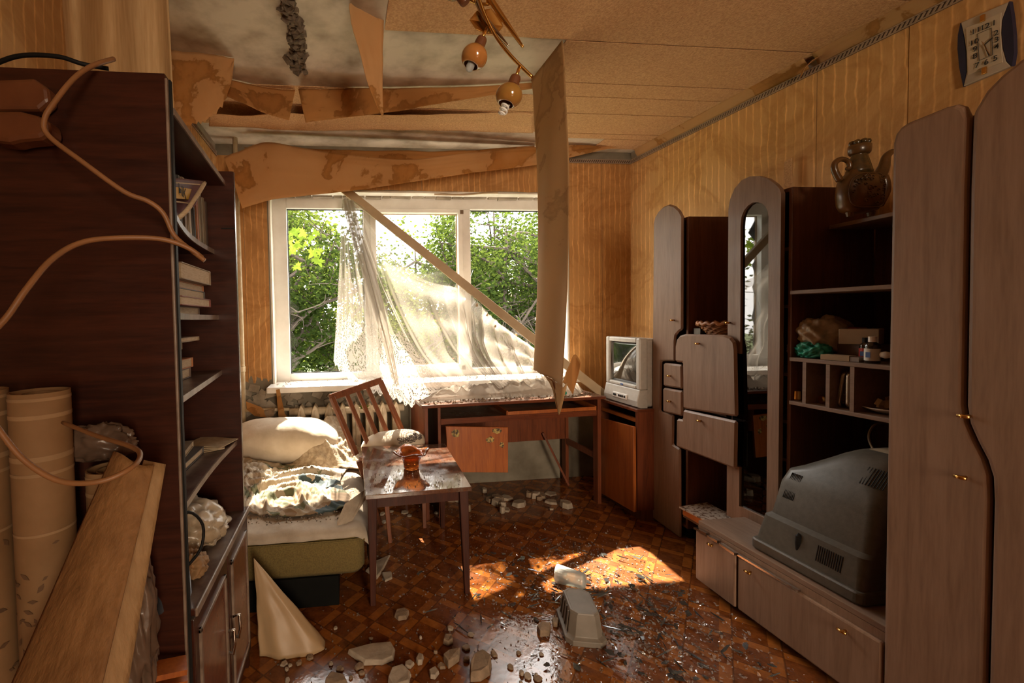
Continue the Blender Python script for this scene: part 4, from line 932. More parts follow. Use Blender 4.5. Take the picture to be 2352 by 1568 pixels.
# ---- milky plastic sheet propped by the bookcase
ap = P(583, 1282, Y=1.80)
def bagf(u, v):
    a = math.radians(-150 + 165*u); base = Vector((-.235 + .135*math.cos(a), 1.74 + .09*math.sin(a) + .02*math.sin(u*5), .003))
    p = ap.lerp(base, v); return p + Vector((.01*nz(u*5, v*4), .012*nz(u*5, v*4, 5), 0)) * v
o = MB().grid(bagf, 40, 24).build('plastic_sheet', M['plasticwhite'], None, (-.24, 1.72, 0), smooth=True, solid=.002); tag(o, 'milky folded plastic sheet propped beside the bookcase base', 'plastic sheet')

# ================================================================== BOOKCASE ON THE LEFT
t = thing('bookcase', 'tall dark mahogany bookcase with curved shelves and base cupboard', 'bookcase', (-.63, 1.36, 0))
BX = -.385; YN = 1.062; YF = 1.645
MB().box(-.874, BX - .006, YN, YN + .022, .0, 1.852).build('side_panel', M['mahogx'], t)
box(BX - .006, BX, YN - .002, YN + .030, 0, 1.842).build('edge_strip', M['mahogedge'], t, bevel=.002); box(BX - .002, BX + .004, YN + .006, YN + .018, 0, 1.842).build('edge_groove', M['black'], t)
MB().box(-.874, BX, YF, YF + .022, 0, 1.825).build('side_panel', M['mahogx'], t); box(BX - .001, BX + .003, YF + .002, YF + .02, 0, 1.825).build('edge_strip', M['mahog'], t)
box(-.874, -.864, YN + .022, YF, .02, 1.80).build('back_panel', M['mahog'], t)
def shelf(z, xn, xf, th=.016, mid=.0):
    pts = [(-.864, YN + .03), (xn, YN + .03)]
    for k in range(1, 8): f = k/8; pts.append((xn + (xf - xn)*f + mid*math.sin(PI*f), YN + .03 + (YF - YN - .03)*f))
    pts += [(xf, YF), (-.864, YF)]
    MB().prism([(x, y, z - th) for x, y in pts], (0, 0, th)).build('shelf', M['mahog'], t)
    ed = MB(); 
    for a, c in zip(pts[1:-2], pts[2:-1]): ed.prism([(a[0], a[1], z - th), (c[0], c[1], z - th), (c[0] + .004, c[1], z - th), (a[0] + .004, a[1], z - th)], (0, 0, th))
    ed.build('shelf_edge', M['mahogedge'], t)
shelf(1.790, BX - .002, -.415); shelf(1.547, BX - .006, -.460, mid=-.02); shelf(1.312, BX - .004, -.452, mid=-.03); shelf(1.113, BX - .006, -.447); shelf(.855, BX - .006, -.402, mid=-.01)
box(-.864, BX + .012, YN + .03, YF + .04, .575, .593).build('base_top', M['mahog'], t, bevel=.003)
box(BX + .008, BX + .016, YN + .03, YF + .04, .573, .595).build('base_edge', M['mahogedge'], t, bevel=.003)
ym = 1.40
for y0, y1, hy in ((YN + .032, ym - .004, ym - .035), (ym + .004, YF + .035, ym + .035)):
    d = box(BX - .012, BX + .006, y0, y1, .05, .565).build('door', M['mahog'], t, bevel=.002)
    fr = MB()
    for bx in ((y0 + .03, y0 + .042, .09, .52), (y1 - .042, y1 - .03, .09, .52), (y0 + .03, y1 - .03, .508, .52), (y0 + .03, y1 - .03, .09, .102)): fr.box(BX + .004, BX + .012, bx[0], bx[1], bx[2], bx[3])
    fr.build('moulding', M['mahogedge'], d, bevel=.002); box(BX + .003, BX + .0075, y0 + .042, y1 - .042, .102, .508).build('door_panel', M['desk'], d)
    MB().tube([(BX + .008, hy, .34), (BX + .028, hy, .345), (BX + .030, hy, .30), (BX + .024, hy, .27), (BX + .008, hy, .275)], .005, 7).build('handle', M['chrome'], d, smooth=True)
box(-.86, BX - .02, YN + .03, YF, 0, .05).build('plinth', M['black'], t)

# ---- books
def bookcol(i): return [(0.30, .21, .13), (.16, .10, .07), (.42, .16, .06), (.10, .09, .08), (.36, .28, .19), (.24, .06, .04), (.45, .36, .25)][i % 7]
for i in range(7): M['cover%d' % i] = plain('book_cover_%s' % 'abcdefg'[i], bookcol(i), .6)
def book(c, w, h, d, rot, ci, label, group, name='book'):
    """w thickness, h height, d depth; a cover with its page block"""
    c = Vector(c); t = thing(name, label, 'book', c, group)
    b = MB()
    for dx, th in ((-w/2 + .0015, .0015), (w/2 - .0015, .0015)): b.obox(c + rot @ Vector((dx, 0, h/2)), th, d/2, h/2, rot)
    b.obox(c + rot @ Vector((0, -d/2 + .002, h/2)), w/2, .002, h/2, rot)
    b.build('cover', M['cover%d' % (ci % 7)], t)
    MB().obox(c + rot @ Vector((0, .002, h/2)), w/2 - .003, d/2 - .004, h/2 - .004, rot).build('pages', M['page'], t)
    return t
# the leaning row (spines towards the room, -y of the book frame = outward +x)
def turn(lean): return Matrix.Rotation(-lean, 3, 'X') @ Matrix.Rotation(PI/2, 3, 'Z')
wid = [.018, .022, .026, .014, .024, .012, .016, .013]
wd = ['grey-edged thin', 'pale brown', 'fat worn', 'charcoal', 'orange-spined', 'slim cream', 'tan', 'dark brown']
hs = [.17, .175, .18, .185, .18, .185, .165, .16]; cs = [3, 0, 6, 3, 2, 4, 6, 1]
y = 1.375
for i in range(8):
    book((-.535, y, 1.549), wid[i], hs[i], .13, turn(-.10 + .01*i), cs[i], '%s book, %s of the leaning row on the top shelf' % (wd[i], ['first', 'second', 'third', 'fourth', 'fifth', 'sixth', 'seventh', 'last'][i]), 'leaning books on the top shelf')
    y += wid[i] + .0165
o = box(-.85, -.58, 1.10, 1.26, 1.548, 1.60).build('book', M['cover1'], None, (-.7, 1.18, 1.548)); tag(o, 'dark flat book under the purple exercise book', 'book')
o = box(-.80, -.50, 1.14, 1.30, 1.735, 1.742).build('red_folder', M['red'], None, (-.65, 1.22, 1.735)); tag(o, 'thin red folder lying on top of the upright books', 'folder')
# exercise book with a curled corner and printed title
M['purple'] = plain('purple_cover', (.13, .065, .075), .55, c2=(.09, .045, .05))
M['yellow'] = plain('yellow_title', (.55, .34, .06), .6)
t = thing('exercise_book', 'purple exercise book with yellow title patch and curled corner', 'book', (-.40, 1.22, 1.56))
e0 = P(398, 405, X=-.40)
def exb(u, v):
    p = cr([P(385, 408, X=-.405), P(428, 411, X=-.405), P(467, 416, X=-.400)], u); q_ = cr([P(385, 512, X=-.43), P(410, 497, X=-.42), P(440, 470, X=-.385)], u)
    r_ = p.lerp(q_, v); return r_ + Vector((.010*u*v, 0, 0))
MB().grid(exb, 20, 16).build('cover', M['purple'], t, smooth=True, solid=.002)
MB().tube(curve([P(400, 508, X=-.415), P(428, 484, X=-.39), P(452, 450, X=-.385), P(470, 420, X=-.395)], 16), .006, 6).build('page_edge', M['page'], t, smooth=True)
def onbook(px, py): return P(px, py, X=-.397)
MB().prism([onbook(398, 428), onbook(440, 434), onbook(433, 458), onbook(400, 455)], (-.0008, 0, 0)).build('title_patch', M['yellow'], t)
for y_ in (419, 462): MB().bar(onbook(399, y_), onbook(462 if y_ < 430 else 436, y_ + 5), .001, .003).build('gilt_line', M['page'], t)
mt = Matrix(((0, 0, 1, -.396), (1, 0, 0, 0), (0, 1, 0, 0), (0, 0, 0, 1)))
c_ = onbook(418, 441); mt2 = mt.copy(); mt2[1][3] = c_.y; mt2[2][3] = c_.z
text('ЫК', 'title_lettering', M['ink'], t, mt2, .034, .0006)
c_ = onbook(420, 453); mt2 = mt.copy(); mt2[1][3] = c_.y; mt2[2][3] = c_.z
# flat stacks
def flat(x0, x1, y0, y1, z, th, ci, label, group, name='book', rz=0.0):
    c = Vector(((x0+x1)/2, (y0+y1)/2, z)); m = Matrix.Rotation(rz, 3, 'Z'); t = thing(name, label, 'book', c, group)
    b = MB(); hx, hy = (x1-x0)/2, (y1-y0)/2
    for zz in (.0012, th - .0012): b.obox(c + Vector((0, 0, zz)), hx, hy, .0012, m)
    b.obox(c + m @ Vector((0, hy - .0015, th/2)), hx, .0015, th/2, m); b.build('cover', M['cover%d' % (ci % 7)], t)
    MB().obox(c + Vector((0, 0, th/2)), hx - .004, hy - .004, th/2 - .0025, m).build('pages', M['page'], t)
z = 1.313
for th, ci, lb in ((.024, 1, 'bottom brown book of the stack on the second shelf'), (.026, 5, 'maroon book with white band, second from bottom of that stack'), (.026, 3, 'grey book in the middle of the second-shelf stack'), (.020, 2, 'thin orange-brown book near the top of the second-shelf stack'), (.046, 0, 'fat pale book topping the stack on the second shelf')):
    flat(-.72, -.462 + .02*math.sin(z*90), 1.28, 1.55 + .012*math.sin(z*200), z, th, ci, lb, 'flat stack on the second shelf'); z += th + .0005
z = 1.114
for th, ci, lb, y1 in ((.030, 1, 'brown book at the bottom of the untidy third-shelf stack', 1.47), (.030, 2, 'orange book second in the third-shelf stack', 1.50), (.026, 5, 'dark red book in the middle of the third-shelf stack', 1.43), (.026, 6, 'tan book second from the top of the third-shelf stack', 1.49), (.014, 0, 'thin tattered book topping the third-shelf stack', 1.53)):
    flat(-.76, -.485 - .006*ci, 1.26, y1, z, th, ci, lb, 'untidy stack on the third shelf', rz=.04*math.sin(z*70)); z += th + .0005
flat(-.66, -.47, 1.30, 1.50, .8565, .022, 3, 'dark-backed book under the cream one on the fourth shelf', 'books on the fourth shelf'); flat(-.65, -.49, 1.31, 1.49, .880, .020, 4, 'cream book lying on top on the fourth shelf', 'books on the fourth shelf', rz=.12)
rr = random.Random(8)
for i in range(4):
    o = MB().obox((-.50 + .01*i, 1.55 + .012*i, .857 + .004*i), .07, .055, .0012, Euler((0, rr.uniform(-.03, .03), rr.uniform(-.5, .5))).to_matrix()).build('paper_sheet', M['page'], None, (-.50, 1.55, .857)); tag(o, ['lowest', 'second', 'third', 'topmost'][i] + ' loose paper fanned out beside the fourth-shelf books', 'paper', 'loose papers on the fourth shelf')
o = MB().tube([(-.43, 1.16, .862), (-.455, 1.22, .862)], .006, 8).build('red_pen', M['red'], None, (-.44, 1.19, .856)); tag(o, 'short red pen on the fourth shelf', 'pen')
# bags, kettle cord and cloth on the base top
def crumple(c, rx, ry, rz, seed, mat, name, label, cat, n=36, amp=.55, sharp=5.0):
    n = n*2
    c = Vector(c)
    def fn(u, v):
        a = 2*PI*u; p = PI*(v - .5); d = Vector((math.cos(a)*math.cos(p), math.sin(a)*math.cos(p), math.sin(p)))
        k = .86 + amp*(.42*(ridge(d.x + d.z*.6, d.y - d.z*.5, sharp*.30, seed) - .5) + .22*ridge(d.x - d.z*.4, d.y + d.z*.7, sharp*.62, seed + 4) + .10*ridge(d.x + d.z, d.y - d.z*.3, sharp*1.3, seed + 8))
        q_ = Vector((d.x*rx*k, d.y*ry*k, d.z*rz*k)); q_.z = max(q_.z, -rz*.72); return c + q_
    o = MB().grid(fn, n, n*2//3).build(name, mat, None, (c.x, c.y, c.z - rz*.72), smooth=True); return tag(o, label, cat)
crumple((-.52, 1.42, .648), .12, .14, .075, 2, M['clearbag'], 'paper_bag', 'crumpled brown paper bag on the bookcase base', 'bag')
crumple((-.47, 1.46, .62), .08, .13, .035, 6, M['clearbag'], 'plastic_bag', 'flat twisted plastic bag on the bookcase base', 'bag')
crumple((-.435, 1.245, .62), .045, .055, .035, 9, M['rollpaper'], 'cloth_rag', 'small twisted beige rag on the bookcase base', 'rag')
M['darkglass'] = plain('dark_kettle', (.05, .055, .065), .15, coat=.6)
t = thing('kettle', 'dark glass kettle with loop handle half hidden on the bookcase base', 'kettle', (-.43, 1.13, .594))
MB().lathe((-.455, 1.12, .594), [(0, 0), (.055, 0), (.062, .02), (.058, .07), (.045, .12), (.04, .14), (0, .145)], 24).build('body', M['darkglass'], t, smooth=True)
MB().tube(curve([(-.42, 1.15, .66), (-.39, 1.19, .69), (-.385, 1.20, .75), (-.41, 1.17, .80), (-.44, 1.13, .78)], 16), .004, 7).build('handle', M['black'], t, smooth=True)
# cable nailed across the far side
o = box(-.43, -.383, 1.640, 1.6445, 1.62, 1.623).build('nail', M['black'], None, (-.40, 1.642, 1.62)); tag(o, 'thin dark nail in the far bookcase panel', 'nail')

# ---- cords hanging in front of the bookcase
def cord(name, pts, r, label, mat='cord', n=60):
    o = MB().tube(curve(pts, n), r, 8).build(name, M[mat], None, pts[0], smooth=True); return tag(o, label, 'cord')
cord('lamp_cord', [P(262, 148, Y=1.08) + Vector((0, 0, .012)), P(215, 150, Y=1.03), P(170, 180, Y=.98), P(125, 235, Y=.95), P(102, 275, Y=.94), P(112, 312, Y=.94), P(190, 372, Y=.94), P(285, 440, Y=.95), P(340, 462, Y=.96), P(375, 490, Y=.97), P(400, 540, Y=.98), P(440, 575, Y=.98), P(470, 598, Y=.98)], .0052, 'tan cord dropping from the bookcase top to a bare end')
cord('loose_cord', [P(-60, 800, Y=.75), P(10, 735, Y=.78), P(60, 665, Y=.8), P(120, 595, Y=.84), P(190, 556, Y=.88), P(280, 546, Y=.92), P(370, 549, Y=.95), P(430, 568, Y=.97), P(465, 592, Y=.985)], .0052, 'tan cord arching in from the left edge across the bookcase side')
cord('floor_cord', [P(-60, 900, Y=.62), P(0, 990, Y=.62), P(60, 1060, Y=.62), P(140, 1105, Y=.62), P(230, 1105, Y=.62), P(300, 1075, Y=.64), P(322, 1045, Y=.68), P(300, 1025, Y=.72), P(220, 1000, Y=.8), P(145, 970, Y=.88)], .0038, 'pale cord looped in front of the wallpaper rolls')
cord('top_cord', [P(-40, 160, Y=1.07), P(40, 140, Y=1.06) + Vector((0, 0, .01)), P(130, 140, Y=1.06) + Vector((0, 0, .01)), P(190, 153, Y=1.07) + Vector((0, 0, .006)), P(250, 158, Y=1.09)], .005, 'dark cord lying over the bookcase top edge', 'black')
# double socket on the cord
M['socket'] = plain('brown_socket', (.16, .055, .02), .4, c2=(.11, .035, .013))
t = thing('socket_block', 'brown plastic double socket hung on the cord before the bookcase', 'socket', P(50, 320, Y=1.0))
oc = [(-30, 182), (75, 178), (108, 200), (112, 232), (88, 252), (-30, 252)]
MB().prism([P(a, c, Y=1.02) for a, c in oc], (0, .036, 0)).build('upper_housing', M['socket'], t, bevel=.008)
oc = [(-30, 252), (42, 252), (82, 262), (110, 276), (114, 306), (90, 318), (46, 322), (20, 328), (-30, 322)]
MB().prism([P(a, c, Y=1.0) for a, c in oc], (0, .05, 0)).build('lower_housing', M['socket'], t, bevel=.010)

# ---- rolls and sheets of wallpaper standing in the corner
def wroll(name, x, y, r, z1, label, leaf=True):
    t = thing(name, label, 'wallpaper roll', (x, y, 0))
    MB().lathe((x, y, 0), [(r, 0), (r, z1), (r - .004, z1), (r - .006, z1 - .02), (r*.6, z1 - .02), (r*.6, z1 - .004), (r*.55, z1 - .004), (r*.55, z1 - .3), (0, z1 - .3)], 32).build('roll', M['rollpaper'], t, smooth=True).modifiers.new('es', 'EDGE_SPLIT').split_angle = .6
    for dz, h in ((.012, .006), (.045, .008), (.125, .010), (.155, .006), (.27, .005)):
        b = MB().lathe((x, y, z1 - dz), [(r + .0006, -h/2), (r + .0006, h/2)], 32); b.f = [f for f in b.f if len(f) == 4]; b.build('printed_band', M['rollband'], t, smooth=True)
    if leaf:
        rr = random.Random(int(x*100)); b = MB()
        for i in range(34):
            a = rr.uniform(-2.6, .3); z = z1 - rr.uniform(.28, .55); c = Vector((x + (r + .001)*math.cos(a), y + (r + .001)*math.sin(a), z)); tg = Vector((-math.sin(a), math.cos(a), 0)); th = rr.uniform(-1.2, 1.2)
            d = tg*math.cos(th) + Vector((0, 0, math.sin(th))); s = d.cross(Vector((math.cos(a), math.sin(a), 0))); L = rr.uniform(.012, .022)
            b.add([c - d*L*.5, c + s*L*.22, c + d*L*.5, c - s*L*.22], [(0, 1, 2, 3)])
        stuff(b.build('leaf_print', M['rollleaf'], t))
wroll('wallpaper_roll', -.600, .935, .050, 1.160, 'tall beige wallpaper roll with leaf print and pale bands')
wroll('wallpaper_roll', -.715, .93, .052, 1.165, 'cut-off wallpaper roll at the very left edge')
wroll('wallpaper_roll', -.498, .985, .047, .985, 'shorter wallpaper roll behind the leaning sheet', False)
def ls(u, v):
    p0 = P(262, 1036, Y=.86); p1 = P(352, 1068, Y=.84); q0 = P(-30, 1700, Y=.68); q1 = P(190, 1740, Y=.62)
    a = p0.lerp(p1, u); c = q0.lerp(q1, u); p = a.lerp(c, v)
    return p + Vector((0, -.012*math.sin(PI*u) + (.03*(u - .8) if u > .8 else 0), .004*math.sin(6*u)))
o = MB().grid(ls, 24, 30).build('wallpaper_sheet', M['lean'], None, P(120, 1560, Y=.7), smooth=True, solid=.003); tag(o, 'brown textured wallpaper sheet curling forward in the left foreground', 'wallpaper')
def ls2(u, v):
    p0 = P(330, 1056, Y=.87); p1 = P(381, 1066, Y=.88); q0 = P(140, 1740, Y=.70); q1 = P(265, 1740, Y=.74)
    return p0.lerp(p1, u).lerp(q0.lerp(q1, u), v)
o = MB().grid(ls2, 6, 14).build('wallpaper_sheet', M['lean2'], None, P(250, 1560, Y=.74), smooth=True, solid=.003); tag(o, 'cream wallpaper sheet edge behind the brown textured one', 'wallpaper')
crumple(P(300, 1440, Y=.93), .05, .05, .20, 12, M['darkbag'], 'dark_bag', 'dark crumpled bag between leaning sheets and bookcase side', 'bag', 40, .5, 7)
crumple(P(230, 1020, Y=.99), .075, .03, .045, 14, M['darkbag'], 'bag_scrap', 'dark film scrap tucked behind the wallpaper rolls', 'bag', 30)
for i, (y_, h_) in enumerate(((1532, .012), (1558, .014))):
    p = P(360, y_, Y=.98); q_ = P(428, y_ - 6, Y=1.02)
    o = MB().bar(p - Vector((.12, .03, 0)), q_, .05, h_).build('wood_offcut', M['desko'], None, p); tag(o, ('upper' if i == 0 else 'lower') + ' wood offcut lying at the foot of the bookcase side', 'wood offcut')

# ================================================================== HANGING PAPER
def px_sheet(name, top, bot, mat, label, cat='torn paper', **kw):
    T = [P(a, c, Y=y) for a, c, y in top]; Bt = [P(a, c, Y=y) for a, c, y in bot]
    o = sheet(name, T, Bt, M[mat], loc=T[len(T)//2], **kw); return tag(o, label, cat)
# the long strip hanging straight down
def ceil_pt(px, py, dz=.0): return P(px, py, Z=ZC - .004 - dz)
fa, fb = Vector((1.055, 1.957, ZC - .003)), Vector((1.035, 2.295, ZC - .003))
def lstrip(u, v):
    a = fb.lerp(fa, u); z = ZC - .004 - v*1.60
    x = 1.035 + .02*math.sin(3.2*v + .5)*(v) + .010*math.sin(PI*u*2 + 4*v)*min(1, 4*v) - .012*math.exp(-v*40)
    y = a.y + .02*v*(u - .5) + .008*nz(v*4, u*2, 3)
    if v > .96: z += (1 - u)*.05*(v - .96)/.04 + .006*nz(u*30, 5)*(v - .96)/.04
    return (x, y, z)
t = thing('hanging_strip', 'long beige ceiling paper strip hanging down in front of the window', 'torn paper', (1.04, 2.12, .8))
MB().grid(lstrip, 20, 70).build('strip', M['strip'], t, smooth=True, solid=.0014)
tp = sheet('torn_tip', [Vector(lstrip(u, 1.0)) for u in (.30, .5, .75, 1.0)], [P(1268, 875, X=1.02), P(1278, 925, X=1.03), P(1285, 952, X=1.03), P(1303, 880, X=1.05)], M['strip'], 20, 16, .006, 5, t)
sheet('turned_corner', [Vector(lstrip(1.0, .985)), P(1318, 815, X=1.09), P(1336, 834, X=1.12)], [P(1303, 885, X=1.06), P(1312, 900, X=1.10), P(1316, 905, X=1.12)], M['bpaper'], 16, 12, .004, 6, t)
# narrow tapering tongue near the lamp
px_sheet('torn_strip', [(803, 8, 1.80), (806, 45, 1.82), (818, 95, 1.84), (838, 165, 1.86), (858, 230, 1.88), (878, 268, 1.89)], [(884, -6, 1.90), (880, 52, 1.90), (880, 110, 1.90), (879, 160, 1.90), (879, 220, 1.90), (880, 262, 1.895)], 'hpaper', 'narrow dark tongue of torn paper tapering down left of the lamp', nu=60, nv=12, wr=.006, seed=5)
# the strip drooping across the ceiling (two torn pieces)
def ct(l): return [(a, c, P(a, c, Z=ZC - .006).y) for a, c in l]
px_sheet('torn_strip', ct([(685, 205), (760, 204), (880, 203), (1000, 200), (1120, 196), (1222, 191)]), [(702, 282, 2.40), (780, 272, 2.41), (890, 258, 2.40), (1010, 238, 2.38), (1120, 220, 2.35), (1222, 203, 2.32)], 'bpaper', 'rust-stained paper strip drooping across the middle of the ceiling', nu=70, nv=12, wr=.008, seed=8)
px_sheet('torn_strip', ct([(500, 178), (560, 190), (620, 202), (678, 206)]), [(506, 215, 2.35), (560, 238, 2.37), (615, 262, 2.39), (664, 276, 2.40)], 'bpaper', 'brown paper scrap drooping left of the rust-stained strip', nu=40, nv=12, wr=.003, seed=9)
# the curled edge of the strips further back
px_sheet('sagging_strip', [(480, 262, 2.66), (700, 263, 2.67), (950, 262, 2.67), (1225, 258, 2.66)], [(480, 290, 2.86), (700, 299, 2.88), (950, 300, 2.89), (1225, 306, 2.92)], 'cpaper', 'pale ceiling paper sagging between lamp and window', nu=60, nv=12, wr=.012, seed=3)
# the big sheet over the window
px_sheet('sagging_sheet', [(515, 362, 2.98), (545, 350, 2.98), (612, 327, 3.0), (730, 346, 3.02), (930, 366, 3.05), (1080, 352, 3.08), (1230, 337, 3.12), (1380, 328, 3.16), (1488, 323, 3.20)], [(556, 478, 2.92), (585, 470, 2.92), (640, 456, 2.93), (790, 440, 2.96), (930, 420, 2.99), (1080, 398, 3.03), (1230, 378, 3.08), (1380, 345, 3.14), (1488, 326, 3.19)], 'hpaper', 'big water-stained paper sheet sagging over the window top', nu=90, nv=20, wr=.014, seed=11)
px_sheet('sagging_strip', [(560, 338, 3.10), (740, 342, 3.12), (900, 346, 3.14), (1060, 345, 3.16), (1228, 334, 3.18)], [(600, 352, 3.05), (740, 352, 3.07), (900, 368, 3.08), (1060, 372, 3.09), (1228, 352, 3.13)], 'bpaper', 'dark rolled paper edge above the big stained sheet', nu=60, nv=8, wr=.010, seed=12)
# torn corner at the upper left
px_sheet('torn_flap', [(360, 112, 2.175), (400, 114, 2.18), (450, 120, 2.19), (500, 127, 2.20), (538, 134, 2.215)], [(380, 282, 2.08), (425, 288, 2.10), (470, 276, 2.12), (518, 232, 2.15), (536, 158, 2.19)], 'hpaper', 'ragged tan paper flap hanging at the upper left', nu=40, nv=18, wr=.008, seed=14, rag=.022)
# wallpaper falling away from the left wall above the bookcase
def wc(u, v):
    px_ = -60 + 445*u; wave = .10*math.sin(u*9.0 + .6) + .05*math.sin(u*21)
    p = P(px_, 0, Y=1.62 + wave*.8); 
    x = p.x; y = p.y + .12*v*(1 - u)
    z = 2.53 - .78*v
    return (x + .03*v*math.sin(u*9), y, z)
o = MB().grid(wc, 80, 20).build('peeled_wallpaper', M['pwall'] if 'pwall' in M else M['strip'], None, (-.75, 1.65, 1.9), smooth=True, solid=.002); tag(o, 'wavy curtain of peeled wallpaper above the bookcase', 'torn paper')
# brown scraps under the sill
for i, (pts, lb) in enumerate((([(565, 922), (600, 935), (622, 960), (585, 955), (567, 940)], 'orange paper scrap hanging below the left end of the sill'), ([(634, 895), (642, 893), (654, 950), (661, 958), (640, 958)], 'narrow orange strip hanging off the sill'), ([(606, 945), (632, 936), (628, 955), (612, 960)], 'grey plaster scrap caught on the radiator pipe'))):
    o = MB().prism([P(a, c, Y=3.10 - .005*i) for a, c in pts], (0, .004, 0)).build('paper_scrap' if i < 2 else 'plaster_scrap', M['bpaper' if i < 2 else 'chunk'], None, P(*pts[0], Y=3.1)); tag(o, lb, 'scrap')

# ================================================================== CURTAIN AND ITS FALLEN BOARD
ra, rb = P(782, 428, Y=3.23), P(1402, 918, Y=2.92)
o = MB().bar(ra, rb, .026, .060, up=(0, 0, 1)).build('curtain_board', M['rod'], None, ra, bevel=.003); tag(o, 'fallen beige curtain board slanting across the window', 'curtain rail')
t = thing('curtain', 'torn sheer lace curtain slung from the fallen board', 'curtain', (.7, 3.05, .74))
cols = [ # u, top(px,py,Y), mid(px,py,Y), bottom(px,py, Y or Z of desk)
 (0.00, (786, 460, 3.20), (778, 640, 3.14), (766, 832, 3.08)), (0.12, (789, 457, 3.20), (796, 650, 3.10), (800, 868, 3.02)), (0.24, (792, 456, 3.20), (822, 660, 3.08), (850, 897, 2.98)),
 (0.36, (797, 457, 3.20), (850, 670, 3.08), (905, 915, 2.95)), (0.46, (803, 460, 3.20), (866, 665, 3.08), (948, 932, 2.93)), (0.55, (812, 466, 3.19), (892, 690, 3.08), (1005, 908, 2.86)),
 (0.63, (830, 488, 3.19), (930, 760, 3.06), (1065, 908, 2.86)), (0.70, (880, 556, 3.18), (985, 800, 3.04), (1115, 906, 2.88)), (0.76, (965, 636, 3.15), (1035, 790, 3.04), (1150, 906, 2.90)),
 (0.82, (1062, 664, 3.12), (1085, 800, 3.04), (1180, 905, 2.92)), (0.88, (1120, 718, 3.10), (1130, 820, 3.03), (1205, 904, 2.94)), (0.94, (1190, 772, 3.07), (1200, 840, 3.02), (1250, 900, 2.95)), (1.0, (1288, 838, 3.03), (1292, 870, 3.0), (1305, 896, 2.96))]
us = [c[0] for c in cols]
CT = [P(a, c, Y=y) for _, (a, c, y), _, _ in cols]; CM = [P(a, c, Y=y) for _, _, (a, c, y), _ in cols]; CB = [P(a, c, Y=y) for _, _, _, (a, c, y) in cols]
def uu(u):
    for i in range(len(us) - 1):
        if u <= us[i+1]: return (i + (u - us[i])/(us[i+1] - us[i]))/(len(us) - 1)
    return 1.0
def curt(u, v):
    s = uu(u); a, m, c = cr(CT, s), cr(CM, s), cr(CB, s)
    m2 = m*2 - (a + c)*.5
    p = a*(1-v)**2 + m2*2*v*(1-v) + c*v*v
    amp = .034*math.sin(PI*min(1, v*1.1 + .04))
    f = math.sin(u*58 + 2.0*nz(u*6, v*1.5)) + .6*math.sin(u*121 + 3*v)
    if u > .74: f += 1.3*min(1, (u - .74)*9)*math.sin(u*230 + 2*nz(u*9, v))
    sw = .022*math.sin(v*26 + u*9)*max(0, min(1, (u - .58)*8))*(1 - v)
    z = p.z - sw*.6 + (.012*math.sin(u*190)*max(0, v - .94)/.06 if u < .55 else 0)
    y = p.y + amp*f - sw
    if u > .5: z = max(z, .746 + .015*abs(nz(u*40, v*9)))
    return (p.x, y, z)
MB().grid(curt, 220, 90).build('drape', M['sheer'], t, smooth=True)
def gath(u, v):
    x, y, z = curt(.79 + .21*u, v); return (x + .01*math.sin(v*5 + u*7), y - .022 + .014*math.sin(u*95 + 3*nz(u*7, v*2)), z)
MB().grid(gath, 110, 50).build('gathered_drape', M['gather'], t, smooth=True)
FL = [P(a, c, Y=y) for a, c, y in ((784, 458, 3.17), (806, 540, 3.13), (836, 640, 3.06), (866, 740, 3.02), (905, 880, 2.97))]; FR = [P(a, c, Y=y) for a, c, y in ((812, 460, 3.17), (832, 540, 3.12), (866, 640, 3.04), (890, 740, 3.01), (918, 885, 2.96))]
MB().grid(lambda u, v: cr(FL, v).lerp(cr(FR, v), u) + Vector((0, .012*math.sin(u*12 + v*2), 0)), 14, 50).build('bunched_fold', M['pile'], t, smooth=True)
VT = [P(a, c, Y=y) for a, c, y in ((806, 455, 3.20), (880, 512, 3.17), (960, 577, 3.14), (1050, 650, 3.11), (1080, 676, 3.10))]
VB = [P(a, c, Y=y) for a, c, y in ((812, 470, 3.20), (870, 552, 3.16), (945, 640, 3.13), (1040, 676, 3.11), (1085, 690, 3.10))]
def veil(u, v):
    p = cr(VT, u).lerp(cr(VB, u), v); return p + Vector((0, -.03*math.sin(PI*v) + .01*math.sin(u*40 + v*4), -.02*math.sin(PI*u)*v))
MB().grid(veil, 60, 20).build('veil', M['veil'], t, smooth=True)
def pile(u, v):
    p = cr([P(960, 918, Y=2.80), P(1060, 914, Y=2.84), P(1160, 908, Y=2.86), P(1260, 900, Y=2.86), P(1330, 890, Y=2.86)], u); q_ = cr([P(985, 905, Y=2.95), P(1080, 900, Y=3.0), P(1170, 890, Y=3.04), P(1260, 880, Y=3.06), P(1340, 875, Y=3.0)], u)
    x, y = p.lerp(q_, v).to_2d(); e = min(1, 6*v, 6*(1-v), 8*u, 8*(1-u))
    return (x, y, .738 + e*(.016 + .05*u + .045*max(0, ridge(x, y, 9, 4)) + .016*ridge(x, y, 24, 7)))
MB().grid(pile, 120, 40).build('heap', M['pile'], t, smooth=True)
for px_, py_ in ((1075, 668), (1095, 700), (1118, 722), (1137, 748), (1160, 760), (1185, 770), (1210, 790)):
    MB().lathe(P(px_, py_, Y=3.08), [(.008, -.012), (.011, 0), (.008, .012)], 8).build('curtain_ring', M['rod'], t)

